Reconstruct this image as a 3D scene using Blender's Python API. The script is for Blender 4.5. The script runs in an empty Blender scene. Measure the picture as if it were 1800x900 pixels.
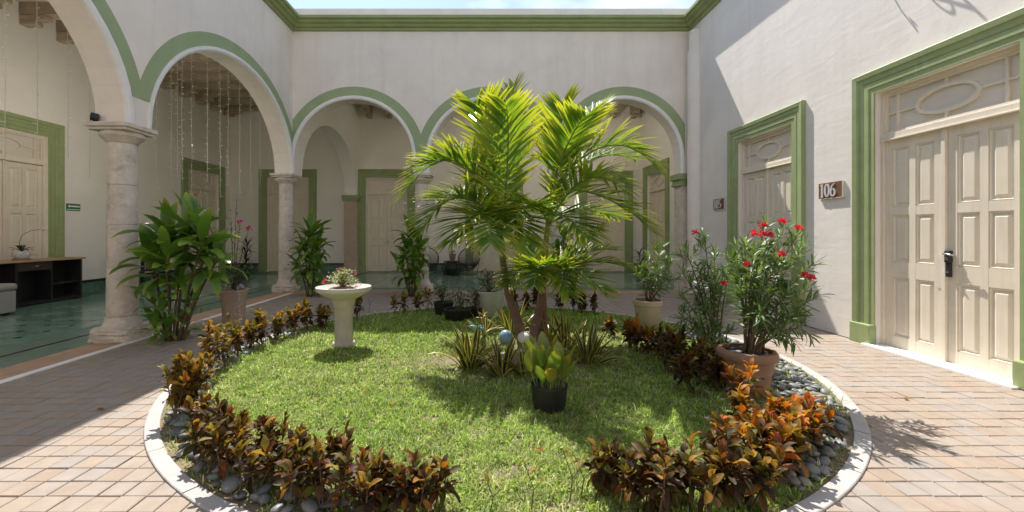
import bpy, bmesh, math, random
import numpy as np
from mathutils import Vector, Matrix, Euler
R = math.radians
rng = random.Random(7)
S = bpy.context.scene
C = S.collection

# ------------------------------------------------------------ camera, sky, sun, exposure
F, CX, CY, EYE = 750.0, 855.0, 410.0, 1.5          # focal length and principal point in photo pixels (1800 x 900)
cam = bpy.data.cameras.new('camera'); cam.lens = 36 * F / 1800; cam.sensor_width = 36
cam.shift_x = (900 - CX) / 1800; cam.shift_y = (CY - 450) / 1800
cam.clip_start = 0.05; cam.clip_end = 2000
co = bpy.data.objects.new('camera', cam); C.objects.link(co)
co.location = (0, 0, EYE); co.rotation_euler = (R(90), 0, 0); S.camera = co

SUN = Vector((0.216, -0.62, -1.0)).normalized()    # direction the light travels
sl = bpy.data.lights.new('sun', 'SUN'); sl.energy = 3.6; sl.angle = R(0.5); sl.color = (1.0, 0.95, 0.885)
so = bpy.data.objects.new('sun', sl); C.objects.link(so); so.rotation_euler = SUN.to_track_quat('-Z', 'Y').to_euler()
so.location = (-6, 18, 30)
W = bpy.data.worlds.new('World'); S.world = W; W.use_nodes = True
wn, wl = W.node_tree.nodes, W.node_tree.links
bg = wn['Background']; bg.inputs[1].default_value = 0.10
sky = wn.new('ShaderNodeTexSky'); sky.sky_type = 'NISHITA'; sky.sun_disc = False
sky.sun_elevation = math.asin(-SUN.z); sky.sun_rotation = math.atan2(-SUN.x, -SUN.y) % (2 * math.pi)
sky.air_density = 1.0; sky.dust_density = 0.6; sky.ozone_density = 1.0
tc = wn.new('ShaderNodeTexCoord'); mp = wn.new('ShaderNodeMapping'); mp.inputs['Scale'].default_value = (2, 2, 6)
nz = wn.new('ShaderNodeTexNoise'); nz.inputs['Scale'].default_value = 1.6; nz.inputs['Detail'].default_value = 7
cr = wn.new('ShaderNodeValToRGB'); cr.color_ramp.elements[0].position = .44; cr.color_ramp.elements[1].position = .72
cr.color_ramp.elements[1].color = (.8, .8, .8, 1)
mx = wn.new('ShaderNodeMix'); mx.data_type = 'RGBA'; mx.inputs[7].default_value = (8.0, 7.8, 7.6, 1)
wl.new(tc.outputs['Generated'], mp.inputs[0]); wl.new(mp.outputs[0], nz.inputs['Vector']); wl.new(nz.outputs[0], cr.inputs[0])
wl.new(cr.outputs[0], mx.inputs[0]); wl.new(sky.outputs[0], mx.inputs[6]); wl.new(mx.outputs[2], bg.inputs[0])
vs = S.view_settings; vs.view_transform = 'Standard'; vs.look = 'None'; vs.gamma = 1; vs.exposure = 1.15; vs.use_curve_mapping = False
S.cycles.max_bounces = 14; S.cycles.diffuse_bounces = 10; S.cycles.glossy_bounces = 4; S.cycles.transmission_bounces = 6; S.cycles.sample_clamp_indirect = 6

# ------------------------------------------------------------ pixel -> place
def P(px, py, y): return Vector(((px - CX) * y / F, y, EYE - (py - CY) * y / F))          # at depth y
def G(px, py, z=0.0): return P(px, py, (EYE - z) * F / (py - CY))                          # on the ground
def pix(v): return CX + F * v[0] / v[1], CY - F * (v[2] - EYE) / v[1]
BED = Vector((0.154, 5.34, 0)); RB = 3.465; RI = 3.368                                     # round bed: centre, kerb radii

# ------------------------------------------------------------ mesh helpers
class MB:
    def __init__(s): s.v = []; s.f = []; s.uv = []
    def add(s, vs_, fs, uv=None):
        o = len(s.v); s.v += [tuple(v) for v in vs_]; s.f += [tuple(i + o for i in f) for f in fs]
        s.uv += list(uv) if uv is not None else [(0, 0)] * len(vs_)
        return s
    def quad(s, a, b, c, d): return s.add([a, b, c, d], [(0, 1, 2, 3)])
    def box(s, c, d, rz=0, top=1.0, m=None):
        x, y, z = d[0] / 2, d[1] / 2, d[2] / 2
        p = [Vector((sx * x * (top if sz > 0 else 1), sy * y * (top if sz > 0 else 1), sz * z)) for sz in (-1, 1) for sy in (-1, 1) for sx in (-1, 1)]
        M_ = Matrix.Rotation(rz, 3, 'Z') if m is None else m
        return s.add([M_ @ q + Vector(c) for q in p], [(0, 2, 3, 1), (4, 5, 7, 6), (0, 1, 5, 4), (2, 6, 7, 3), (0, 4, 6, 2), (1, 3, 7, 5)])
    def b2(s, x0, x1, y0, y1, z0, z1): return s.box(((x0 + x1) / 2, (y0 + y1) / 2, (z0 + z1) / 2), (x1 - x0, y1 - y0, z1 - z0))
    def tube(s, pts, r, n=6, cap=True):
        pts = [Vector(p) for p in pts]; k = len(pts)
        rs = r if isinstance(r, (list, tuple)) else [r] * k
        vs_, fs = [], []; ref = None
        for i, p in enumerate(pts):
            t = (pts[min(i + 1, k - 1)] - pts[max(i - 1, 0)]).normalized()
            if ref is None: ref = t.orthogonal().normalized()
            ref = (ref - t * ref.dot(t)); ref = ref.normalized() if ref.length > 1e-6 else t.orthogonal().normalized()
            b = t.cross(ref)
            vs_ += [p + (ref * math.cos(a) + b * math.sin(a)) * rs[i] for a in [2 * math.pi * j / n for j in range(n)]]
        for i in range(k - 1):
            fs += [(i * n + j, i * n + (j + 1) % n, (i + 1) * n + (j + 1) % n, (i + 1) * n + j) for j in range(n)]
        if cap: fs += [tuple(range(n))[::-1], tuple(range((k - 1) * n, k * n))]
        return s.add(vs_, fs)
    def lathe(s, prof, n=24, c=(0, 0, 0), wob=0.0, seed=0):
        r_ = random.Random(seed); k = len(prof); vs_, fs = [], []
        for (r, z) in prof:
            for j in range(n):
                a = 2 * math.pi * j / n; q = r * (1 + wob * (r_.random() - .5))
                vs_.append((c[0] + q * math.cos(a), c[1] + q * math.sin(a), c[2] + z))
        for i in range(k - 1):
            fs += [(i * n + j, i * n + (j + 1) % n, (i + 1) * n + (j + 1) % n, (i + 1) * n + j) for j in range(n)]
        fs += [tuple(range(n))[::-1], tuple(range((k - 1) * n, k * n))]
        return s.add(vs_, fs)
    def inst(s, t, m):                                                # a template (verts, faces, uv) moved by a matrix
        return s.add([m @ v for v in t[0]], t[1], t[2])
    def mesh(s, name, mat, smooth=False):
        me = bpy.data.meshes.new(name); me.from_pydata(s.v, [], s.f)
        uvl = me.uv_layers.new(name='uv')
        li = np.empty(len(me.loops), dtype=np.int32); me.loops.foreach_get('vertex_index', li)
        uvl.data.foreach_set('uv', np.array(s.uv, dtype=np.float32).reshape(-1, 2)[li].ravel())
        if smooth: me.polygons.foreach_set('use_smooth', [True] * len(me.polygons))
        me.materials.append(mat); me.update(); return me
    def build(s, name, mat, parent=None, smooth=False, world=True, bevel=0):
        if parent is not None and world:
            o = Vector(parent.location) if parent.parent is None else Vector(parent.parent.location)
            s.v = [tuple(Vector(v) - o) for v in s.v]
        me = s.mesh(name, mat, smooth); o = bpy.data.objects.new(name, me); C.objects.link(o)
        if parent is not None: o.parent = parent
        if bevel:
            b = o.modifiers.new('bevel', 'BEVEL'); b.width = bevel; b.segments = 2; b.limit_method = 'ANGLE'
        if smooth == 'auto':
            me.polygons.foreach_set('use_smooth', [True] * len(me.polygons)); me.set_sharp_from_angle(angle=R(35))
        return o
def tag(o, label=None, cat=None, group=None, kind=None):
    for k, v in (('label', label), ('category', cat), ('group', group), ('kind', kind)):
        if v: o[k] = v
    return o
def thing(name, label, cat, loc=(0, 0, 0), rz=0, group=None):
    o = bpy.data.objects.new(name, None); C.objects.link(o); o.location = loc; o.rotation_euler = (0, 0, rz)
    o.empty_display_size = .1
    return tag(o, label, cat, group)
def link(name, me, parent, m=None):
    o = bpy.data.objects.new(name, me); C.objects.link(o); o.parent = parent
    if m is not None: o.matrix_local = m
    return o

# ------------------------------------------------------------ materials
def mat(name, col, rough=.8, var=.12, ns=4.0, bump=0.0, bs=30.0, ramp=None, metal=0.0, trans=0.0, spec=.5, dirt=None, edge=None, patch=None, tint=None, disp_streak=False, streak=None):
    m = bpy.data.materials.new(name); m.use_nodes = True; N, L = m.node_tree.nodes, m.node_tree.links
    b = N['Principled BSDF']; b.inputs['Roughness'].default_value = rough; b.inputs['Metallic'].default_value = metal
    b.inputs['Specular IOR Level'].default_value = spec
    geo = N.new('ShaderNodeNewGeometry')
    if ramp:                                                           # one colour per piece
        oi = N.new('ShaderNodeObjectInfo'); ad = N.new('ShaderNodeMath'); ad.operation = 'ADD'
        fr = N.new('ShaderNodeMath'); fr.operation = 'FRACT'
        L.new(oi.outputs['Random'], ad.inputs[0]); L.new(geo.outputs['Random Per Island'], ad.inputs[1]); L.new(ad.outputs[0], fr.inputs[0])
        cr_ = N.new('ShaderNodeValToRGB'); e = cr_.color_ramp.elements
        while len(e) < len(ramp): e.new(.5)
        for i, c in enumerate(ramp): e[i].position = i / (len(ramp) - 1); e[i].color = (*c, 1)
        L.new(fr.outputs[0], cr_.inputs[0]); base = cr_.outputs[0]
    else:
        rg = N.new('ShaderNodeRGB'); rg.outputs[0].default_value = (*col, 1); base = rg.outputs[0]
    if var:
        n = N.new('ShaderNodeTexNoise'); n.inputs['Scale'].default_value = ns; n.inputs['Detail'].default_value = 6; n.inputs['Roughness'].default_value = .62
        L.new(geo.outputs['Position'], n.inputs['Vector'])
        mr = N.new('ShaderNodeMapRange'); mr.inputs[1].default_value = .25; mr.inputs[2].default_value = .75
        mr.inputs[3].default_value = 1 - var; mr.inputs[4].default_value = 1 + var
        L.new(n.outputs[0], mr.inputs[0])
        vm = N.new('ShaderNodeVectorMath'); vm.operation = 'SCALE'; L.new(base, vm.inputs[0]); L.new(mr.outputs[0], vm.inputs['Scale']); base = vm.outputs[0]
    if streak:                                                         # faint runs down the surface: (colour, scale, amount)
        mp_ = N.new('ShaderNodeMapping'); mp_.inputs['Scale'].default_value = (1, 1, .06); L.new(geo.outputs['Position'], mp_.inputs[0])
        n = N.new('ShaderNodeTexNoise'); n.inputs['Scale'].default_value = streak[1]; n.inputs['Detail'].default_value = 5; L.new(mp_.outputs[0], n.inputs['Vector'])
        mr = N.new('ShaderNodeMapRange'); mr.inputs[1].default_value = .5; mr.inputs[2].default_value = .75; mr.inputs[4].default_value = streak[2]; L.new(n.outputs[0], mr.inputs[0])
        mi = N.new('ShaderNodeMix'); mi.data_type = 'RGBA'; mi.inputs[7].default_value = (*streak[0], 1)
        L.new(mr.outputs[0], mi.inputs[0]); L.new(base, mi.inputs[6]); base = mi.outputs[2]
    for d in ([dirt] if dirt else []) + ([patch] if patch else []):    # stains: (colour, noise scale, low, high, amount)
        n = N.new('ShaderNodeTexNoise'); n.inputs['Scale'].default_value = d[1]; n.inputs['Detail'].default_value = 8; n.inputs['Roughness'].default_value = .7
        L.new(geo.outputs['Position'], n.inputs['Vector'])
        mr = N.new('ShaderNodeMapRange'); mr.inputs[1].default_value = d[2]; mr.inputs[2].default_value = d[3]; mr.inputs[4].default_value = d[4]
        L.new(n.outputs[0], mr.inputs[0])
        mi = N.new('ShaderNodeMix'); mi.data_type = 'RGBA'; mi.inputs[7].default_value = (*d[0], 1)
        L.new(mr.outputs[0], mi.inputs[0]); L.new(base, mi.inputs[6]); base = mi.outputs[2]
    if edge or tint:
        uv = N.new('ShaderNodeUVMap'); sp = N.new('ShaderNodeSeparateXYZ'); L.new(uv.outputs[0], sp.inputs[0])
        for src, d in (('X', edge), ('Y', tint)):                      # edge: colour towards the leaf margin; tint: towards its tip
            if not d: continue
            val = sp.outputs[src]
            if src == 'X':
                s1 = N.new('ShaderNodeMath'); s1.operation = 'SUBTRACT'; s1.inputs[1].default_value = .5; L.new(val, s1.inputs[0])
                s2 = N.new('ShaderNodeMath'); s2.operation = 'ABSOLUTE'; L.new(s1.outputs[0], s2.inputs[0]); val = s2.outputs[0]
            mr = N.new('ShaderNodeMapRange'); mr.inputs[1].default_value = d[1]; mr.inputs[2].default_value = d[2]; mr.inputs[4].default_value = d[3]
            L.new(val, mr.inputs[0]); mi = N.new('ShaderNodeMix'); mi.data_type = 'RGBA'; mi.inputs[7].default_value = (*d[0], 1)
            L.new(mr.outputs[0], mi.inputs[0]); L.new(base, mi.inputs[6]); base = mi.outputs[2]
    L.new(base, b.inputs['Base Color'])
    if bump:
        n = N.new('ShaderNodeTexNoise'); n.inputs['Scale'].default_value = bs; n.inputs['Detail'].default_value = 5
        L.new(geo.outputs['Position'], n.inputs['Vector'])
        bp = N.new('ShaderNodeBump'); bp.inputs['Strength'].default_value = min(1, bump * 20); bp.inputs['Distance'].default_value = bump
        hgt = n.outputs[0]
        if disp_streak:                                                # hand-trowelled plaster: long soft slanting marks
            mp_ = N.new('ShaderNodeMapping'); mp_.inputs['Rotation'].default_value = (R(35), 0, 0); mp_.inputs['Scale'].default_value = (2.2, 1.0, 3.4)
            L.new(geo.outputs['Position'], mp_.inputs[0]); n2 = N.new('ShaderNodeTexNoise'); n2.inputs['Scale'].default_value = 2.0; n2.inputs['Detail'].default_value = 4
            n2.inputs['Distortion'].default_value = .8
            L.new(mp_.outputs[0], n2.inputs['Vector']); a2 = N.new('ShaderNodeMath'); a2.operation = 'MULTIPLY_ADD'; a2.inputs[1].default_value = 1.7
            L.new(n2.outputs[0], a2.inputs[0]); L.new(n.outputs[0], a2.inputs[2]); hgt = a2.outputs[0]
        L.new(hgt, bp.inputs['Height']); L.new(bp.outputs[0], b.inputs['Normal'])
    if trans:
        tr = N.new('ShaderNodeBsdfTranslucent'); ms = N.new('ShaderNodeMixShader'); ms.inputs[0].default_value = trans
        sc_ = N.new('ShaderNodeVectorMath'); sc_.operation = 'MULTIPLY'; sc_.inputs[1].default_value = (1.5, 1.45, .6); L.new(base, sc_.inputs[0])
        L.new(sc_.outputs[0], tr.inputs[0]); L.new(b.outputs[0], ms.inputs[1]); L.new(tr.outputs[0], ms.inputs[2]); L.new(ms.outputs[0], N['Material Output'].inputs[0])
    return m
m_wall = mat('lime_plaster', (.80, .72, .635), .9, .06, 1.3, .006, 9, dirt=((.55, .5, .43), 1.1, .52, .85, .45), patch=((.85, .83, .8), 2.5, .55, .7, .35), streak=((.56, .51, .44), 5, .22))
m_wall_rough = mat('rough_plaster', (.76, .71, .655), .9, .06, 1.8, .010, 7, dirt=((.58, .54, .48), 1.4, .55, .85, .4), disp_streak=True, streak=((.6, .56, .5), 6, .25))
m_gwall = mat('gallery_plaster', (.83, .80, .74), .9, .05, 1.0, .003, 6, dirt=((.55, .48, .38), .7, .58, .9, .35))
m_white = mat('white_trim', (.80, .78, .75), .8, .06, 5, .002, 20)
m_sage = mat('sage_paint', (.315, .385, .205), .75, .08, 3, .003, 14, dirt=((.36, .42, .28), 9, .62, .8, .3))
m_green = mat('green_paint', (.275, .335, .15), .55, .14, 4, .004, 22, dirt=((.36, .42, .28), 9, .58, .75, .5), patch=((.15, .2, .1), 5, .62, .8, .4), streak=((.36, .42, .27), 20, .4))
m_corn = mat('cornice_paint', (.255, .30, .12), .6, .16, 3, .003, 18, dirt=((.1, .11, .06), 6, .62, .8, .5))
m_door = mat('cream_door_paint', (.71, .64, .52), .5, .07, 3, .002, 45, dirt=((.52, .43, .33), 3, .58, .85, .5), patch=((.80, .75, .68), 7, .6, .75, .4), streak=((.55, .46, .36), 28, .35))
m_pane = mat('frosted_pane', (.66, .60, .52), .3, .05, 2)
m_stone = mat('limestone', (.62, .545, .46), .9, .2, 4.5, .014, 26, dirt=((.34, .25, .18), 6, .54, .70, .65), patch=((.80, .75, .68), 11, .55, .68, .55))
m_pil = mat('pilaster_stone', (.50, .40, .30), .9, .14, 5, .005, 22, dirt=((.3, .2, .13), 3, .55, .75, .5))
m_kerb = mat('kerb_concrete', (.40, .38, .36), .85, .10, 6, .003, 60, dirt=((.4, .37, .33), 3, .6, .8, .35))
PAVE = [(.30, .24, .187), (.29, .242, .20), (.315, .24, .176), (.275, .242, .213), (.305, .25, .20), (.292, .221, .166), (.298, .25, .205)]
m_paver = mat('paver', (0, 0, 0), .8, .13, 9, .003, 60, ramp=PAVE, dirt=((.345, .318, .295), 1.3, .5, .72, .5), patch=((.26, .2, .15), 5, .66, .8, .3))
m_joint = mat('joint_mortar', (.30, .245, .19), .95, .3, 8, .004, 60)
m_soil = mat('soil', (.19, .145, .095), .95, .3, 6, .02, 25, dirt=((.25, .21, .13), 8, .5, .7, .5))
m_terra_band = mat('terracotta_edging', (.42, .26, .165), .7, .2, 4, .003, 30, dirt=((.5, .4, .3), 2.5, .5, .7, .5))
m_tile = mat('green_floor_tile', (0, 0, 0), .16, .25, 5, ramp=[(.15, .27, .21), (.19, .32, .255), (.13, .24, .19), (.23, .345, .28), (.165, .285, .225)], dirt=((.2, .28, .22), 3, .5, .75, .5))
m_tile_d = mat('dark_inset_tile', (.018, .02, .02), .16, .2, 5)
m_skirt = mat('green_marble', (.10, .19, .145), .3, .5, 7)
m_dark = mat('dark_trim', (.02, .02, .02), .4, .1, 5)
m_wood = mat('ceiling_timber', (.42, .34, .25), .8, .25, 4, .004, 15)
m_ceil = mat('ceiling_plaster', (.66, .60, .52), .9, .1, 2)
m_metal = mat('steel', (.55, .54, .52), .3, .05, 5, metal=1)
m_black = mat('black_plastic', (.018, .018, .018), .5, .1, 10)
m_iron = mat('black_iron', (.03, .028, .026), .5, .1, 10)
m_terr = mat('terracotta', (.27, .16, .10), .85, .2, 6, .003, 40, dirt=((.40, .30, .22), 5, .52, .72, .5))
m_terr2 = mat('pale_clay', (.42, .31, .23), .85, .15, 6, .003, 40, dirt=((.55, .46, .38), 5, .5, .75, .5))
m_beige = mat('beige_pot', (.42, .35, .26), .7, .06, 6, .001, 40)
m_wpot = mat('white_pot', (.50, .53, .50), .6, .06, 6)
m_concrete = mat('cast_stone', (.44, .395, .33), .9, .14, 7, .004, 60, dirt=((.42, .36, .28), 4, .52, .75, .5))
m_bowl = mat('bowl_stone', (.50, .47, .42), .85, .08, 7, .002, 60)
m_bark = mat('palm_bark', (.17, .105, .085), .9, .3, 14, .006, 50)
m_shaft = mat('palm_crownshaft', (.20, .21, .075), .6, .2, 10, dirt=((.3, .2, .1), 8, .55, .75, .5))
m_stem = mat('twig', (.14, .09, .055), .9, .25, 20)
m_gstem = mat('green_stem', (.13, .17, .05), .7, .2, 20)
m_palm = mat('palm_leaf', (0, 0, 0), .45, .15, 6, ramp=[(.065, .145, .018), (.12, .225, .024), (.19, .29, .03), (.085, .18, .02), (.26, .33, .035)], trans=.42, tint=((.50, .47, .06), .45, 1.0, .75))  # yellow tip tint puts sunlit leaflet ends into the colour
m_cord = mat('cordyline_leaf', (0, 0, 0), .32, .15, 6, ramp=[(.06, .155, .024), (.105, .23, .036), (.17, .31, .048), (.075, .18, .028)], trans=.3, tint=((.33, .36, .05), .72, 1.05, .85), edge=((.2, .27, .04), .36, .5, .5))
m_ole = mat('oleander_leaf', (0, 0, 0), .42, .15, 8, ramp=[(.09, .155, .05), (.13, .21, .06), (.075, .13, .05), (.19, .28, .08)], trans=.28)
m_olive = mat('shrub_leaf', (0, 0, 0), .5, .15, 8, ramp=[(.05, .09, .03), (.08, .13, .04), (.06, .11, .035)], trans=.25)
m_varieg = mat('pale_variegated_leaf', (0, 0, 0), .5, .15, 8, ramp=[(.2, .26, .1), (.42, .44, .26), (.3, .34, .16), (.5, .48, .32), (.14, .2, .06)], trans=.25)
m_snake = mat('striped_strap_leaf', (0, 0, 0), .4, .15, 10, ramp=[(.035, .065, .02), (.05, .085, .025), (.03, .055, .02)], trans=.15, edge=((.50, .42, .10), .27, .34, 1))
m_lime = mat('lime_paddle_leaf', (0, 0, 0), .35, .15, 8, ramp=[(.15, .22, .035), (.11, .185, .03), (.21, .26, .04), (.12, .19, .03), (.28, .24, .045)], trans=.3, tint=((.42, .30, .06), .6, 1, .35))
m_orch = mat('orchid_leaf', (.025, .045, .02), .4, .15, 10)
m_darkleaf = mat('dark_leaf', (0, 0, 0), .4, .15, 8, ramp=[(.02, .035, .018), (.035, .05, .022), (.03, .045, .02)], trans=.15)
CROT = {
 'orange': mat('orange_croton_leaf', (0, 0, 0), .55, .35, 26, spec=.18, ramp=[(.20, .04, .014), (.48, .13, .018), (.52, .24, .03), (.14, .12, .02), (.44, .09, .02), (.45, .32, .035), (.28, .07, .016)], trans=.3, edge=((.45, .09, .02), .3, .5, .4)),
 'dark': mat('dark_croton_leaf', (0, 0, 0), .55, .35, 26, spec=.18, ramp=[(.055, .022, .014), (.12, .035, .014), (.06, .06, .016), (.20, .065, .018), (.035, .03, .014), (.12, .13, .02), (.30, .12, .022), (.09, .10, .02)], trans=.3, edge=((.15, .035, .015), .3, .5, .4)),
 'bronze': mat('bronze_croton_leaf', (0, 0, 0), .55, .35, 26, spec=.18, ramp=[(.20, .085, .02), (.30, .17, .03), (.09, .09, .02), (.36, .15, .03), (.13, .13, .022), (.20, .05, .018)], trans=.32, edge=((.38, .24, .04), .3, .5, .4)),
 'yellow': mat('yellow_croton_leaf', (0, 0, 0), .55, .35, 26, spec=.18, ramp=[(.34, .24, .04), (.13, .14, .025), (.40, .22, .04), (.10, .075, .02), (.26, .22, .04), (.08, .09, .02)], trans=.3),
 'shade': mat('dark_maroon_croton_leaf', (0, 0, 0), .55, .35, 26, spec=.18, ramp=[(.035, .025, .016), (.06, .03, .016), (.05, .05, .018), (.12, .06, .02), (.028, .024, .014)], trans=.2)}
m_red = mat('red_petal', (.66, .04, .09), .5, .25, 30, trans=.25)
m_mag = mat('magenta_bract', (.62, .03, .28), .5, .2, 30, trans=.25)
m_lil = mat('lilac_petal', (.52, .40, .50), .6, .25, 30)
m_white_p = mat('white_petal', (.75, .72, .72), .6, .1, 30)
m_peb = mat('river_pebble', (0, 0, 0), .5, .15, 20, .001, 60, ramp=[(.12, .135, .135), (.17, .18, .175), (.075, .085, .09), (.22, .225, .21), (.10, .115, .12), (.30, .29, .265), (.14, .15, .145)])
m_bulb = mat('clear_bulb', (.8, .78, .7), .3, 0)
m_wire = mat('pale_wire', (.6, .57, .5), .5, 0)
m_sign = mat('sign_green', (.012, .15, .07), .5, .1, 10)
m_plate = mat('sign_wood', (.16, .075, .035), .5, .35, 25)
m_num = mat('brushed_numerals', (.72, .70, .68), .35, .05, 10, metal=.25)
m_blue = mat('blue_glaze', (.22, .36, .46), .3, .1, 10)
m_turq = mat('turquoise_paint', (.07, .38, .47), .4, .1, 10)
m_tan = mat('tan_paint', (.55, .36, .16), .5, .2, 20)
m_fabric = mat('grey_fabric', (.33, .32, .30), .95, .12, 60, .001, 200)
m_oak = mat('oak_top', (.42, .29, .16), .5, .15, 8)
m_ebony = mat('dark_cabinet', (.022, .02, .02), .45, .15, 8)
m_globe = mat('milk_glass', (.8, .78, .74), .3, .02, 3)
m_ceramic = mat('patterned_ceramic', (.6, .62, .66), .25, .5, 40)
m_psoil = mat('dark_potting_soil', (.05, .036, .025), .95, .4, 30, .006, 60)
m_ground = mat('earth', (.20, .16, .12), .95, .2, 2)

# ------------------------------------------------------------ ground, paving, floors
tag(MB().b2(-120, 120, -120, 120, -.6, -.08).build('ground', m_ground), kind='structure')
pave = tag(MB().b2(-4.84, 5.8, -10, 10.7, -.085, -.011).build('courtyard_paving', m_joint), kind='structure')
PT = .145
cells = []
for i in range(int(10.04 / PT)):
    for j in range(int(9.3 / PT)):
        x, y = -4.84 + (i + .5) * PT, 10.7 - (j + .5) * PT
        if (Vector((x, y, 0)) - BED).length < RB - .075: continue
        px, py = pix((x, y, 0)); vis = -20 < px < 1820 and py < 920
        cells.append(((1 / y ** 3 if vis else 0), x, y))
cells.sort(reverse=True)
def paver_t(g, dz):
    h = (PT - g) / 2; c = .004
    v = [Vector((sx * h, sy * h, -.03)) for sy in (-1, 1) for sx in (-1, 1)] + [Vector((sx * h, sy * h, -c)) for sy in (-1, 1) for sx in (-1, 1)] + [Vector((sx * (h - c), sy * (h - c), 0)) for sy in (-1, 1) for sx in (-1, 1)]
    f = [(8, 9, 11, 10)]
    for a in (0, 4):
        f += [(a, a + 1, a + 5, a + 4), (a + 1, a + 3, a + 7, a + 5), (a + 3, a + 2, a + 6, a + 7), (a + 2, a, a + 4, a + 6)]
    return (v, f, [(0, 0)] * 12)
pts_ = [paver_t(g, 0) for g in (.004, .006, .009)]
pm = [MB().inst(t, Matrix()).mesh('paver', m_paver) for t in pts_]
rest = MB()
for k, (w, x, y) in enumerate(cells):
    m = Matrix.Translation((x + rng.gauss(0, .0012), y + rng.gauss(0, .0012), rng.gauss(0, .0014))) @ Euler((rng.gauss(0, .007), rng.gauss(0, .007), rng.gauss(0, .008))).to_matrix().to_4x4()
    t = rng.choice((0, 0, 1, 1, 2))
    d_ = math.hypot(x - BED.x, y - BED.y)
    if d_ < RB + .03:                                                  # cut to the kerb
        vv = []
        for v in pts_[t][0]:
            w_ = m @ v; rr0 = math.hypot(w_.x - BED.x, w_.y - BED.y); k_ = max(1, (RI + .03) / rr0)
            vv.append(Vector((BED.x + (w_.x - BED.x) * k_, BED.y + (w_.y - BED.y) * k_, w_.z)))
        q = MB().add(vv, pts_[t][1])
        if k < 300: link('paver', q.mesh('paver', m_paver), pave)
        else: rest.add(vv, pts_[t][1])
        continue
    if k < 300: link('paver', pm[t], pave, m)
    else: rest.inst(pts_[t], m)
tag(rest.build('pavers_beyond', m_paver, pave), kind='stuff')
tag(MB().b2(-4.94, -4.84, -10, 10.7, -.07, .006).build('white_edging', m_white), kind='structure')
tag(MB().b2(-5.36, -4.94, -10, 11.12, -.07, .004).b2(-4.94, 5.2, 10.7, 11.12, -.07, .004).build('terracotta_edging', m_terra_band), kind='structure')

def gallery_floor(name, x0, x1, y0, y1, border):
    base = tag(MB().b2(x0 - (.6 if x0 < -9 else 0), x1 + (.6 if x1 > 5 else 0), y0, y1 + .6, -.085, .004).build(name, m_skirt), kind='structure')
    bx0, bx1, by0, by1 = border                                       # the tiled field
    d = MB()
    for a in ((bx0 - .045, bx1 + .045, by0 - .045, by0), (bx0 - .045, bx1 + .045, by1, by1 + .045), (bx0 - .045, bx0, by0, by1), (bx1, bx1 + .045, by0, by1)):
        d.b2(*a, .002, .0092)
    d.build('dark_line', m_tile_d, base)
    T, c, g = .40, .062, .002; h = T / 2 - g
    o = [(h, -h + c), (h, h - c), (h - c, h), (-h + c, h), (-h, h - c), (-h, -h + c), (-h + c, -h), (h - c, -h)]
    tt = ([Vector((a, b, .009)) for a, b in o] + [Vector((a, b, .003)) for a, b in o], [tuple(range(8))] + [(i + 8, (i + 1) % 8 + 8, (i + 1) % 8, i) for i in range(8)], [(0, 0)] * 16)
    q = c - .004
    dt = ([Vector(p) for p in ((q, 0, .0088), (0, q, .0088), (-q, 0, .0088), (0, -q, .0088), (q, 0, .003), (0, q, .003), (-q, 0, .003), (0, -q, .003))], [(0, 1, 2, 3)] + [(i + 4, (i + 1) % 4 + 4, (i + 1) % 4, i) for i in range(4)], [(0, 0)] * 8)
    tm, dm = MB().inst(tt, Matrix()).mesh('tile', m_tile), MB().inst(dt, Matrix()).mesh('inset_tile', m_tile_d)
    lst = []
    nx, ny = int((bx1 - bx0) / T), int((by1 - by0) / T)
    for i in range(nx + 1):
        for j in range(ny + 1):
            x, y = bx0 + (i + .5) * T, by0 + (j + .5) * T
            for kind, xx, yy in (('tile', x, y), ('inset_tile', x - T / 2, y - T / 2)):
                if (kind == 'tile' and (i == nx or j == ny)) or yy < .5: continue
                if kind == 'inset_tile' and (i in (0, nx) or j in (0, ny)): continue
                px, py = pix((xx, yy, 0)); lst.append(((1 / yy ** 3 if -10 < px < 1810 and py < 910 else 0), kind, xx, yy))
    lst.sort(key=lambda a: -a[0]); n = {'tile': 0, 'inset_tile': 0}; r1, r2 = MB(), MB()
    for w, kind, x, y in lst:
        n[kind] += 1
        if n[kind] <= 220 and w > 0: link(kind, tm if kind == 'tile' else dm, base, Matrix.Translation((x, y, 0)))
        elif w > 0: (r1 if kind == 'tile' else r2).inst(tt if kind == 'tile' else dt, Matrix.Translation((x, y, 0)))
    if r1.v: tag(r1.build('tiles_beyond', m_tile, base), kind='stuff')
    if r2.v: tag(r2.build('inset_tiles_beyond', m_tile_d, base), kind='stuff')
gallery_floor('gallery_floor_side', -9.9, -5.36, -10, 16.5, (-9.5, -5.9, .5, 15.7))
gallery_floor('gallery_floor_back', -5.36, 6.0, 11.12, 16.5, (-4.9, 5.5, 11.65, 15.65))

# ------------------------------------------------------------ walls
LX0, LX1 = -4.95, -5.40        # side arcade wall: court face, gallery face
BY0, BY1 = 10.9, 11.35         # back arcade wall
RX = 5.2                       # right wall
ZS, ZT = 3.03, 7.24            # springing, top of parapet
CORN = [(0, 6.655), (.05, 6.66), (.06, 6.715), (.12, 6.73), (.15, 6.78), (.22, 6.80), (.235, 6.85), (.30, 6.865), (.30, 6.93), (.26, 6.945), (0, 6.96)]

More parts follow.
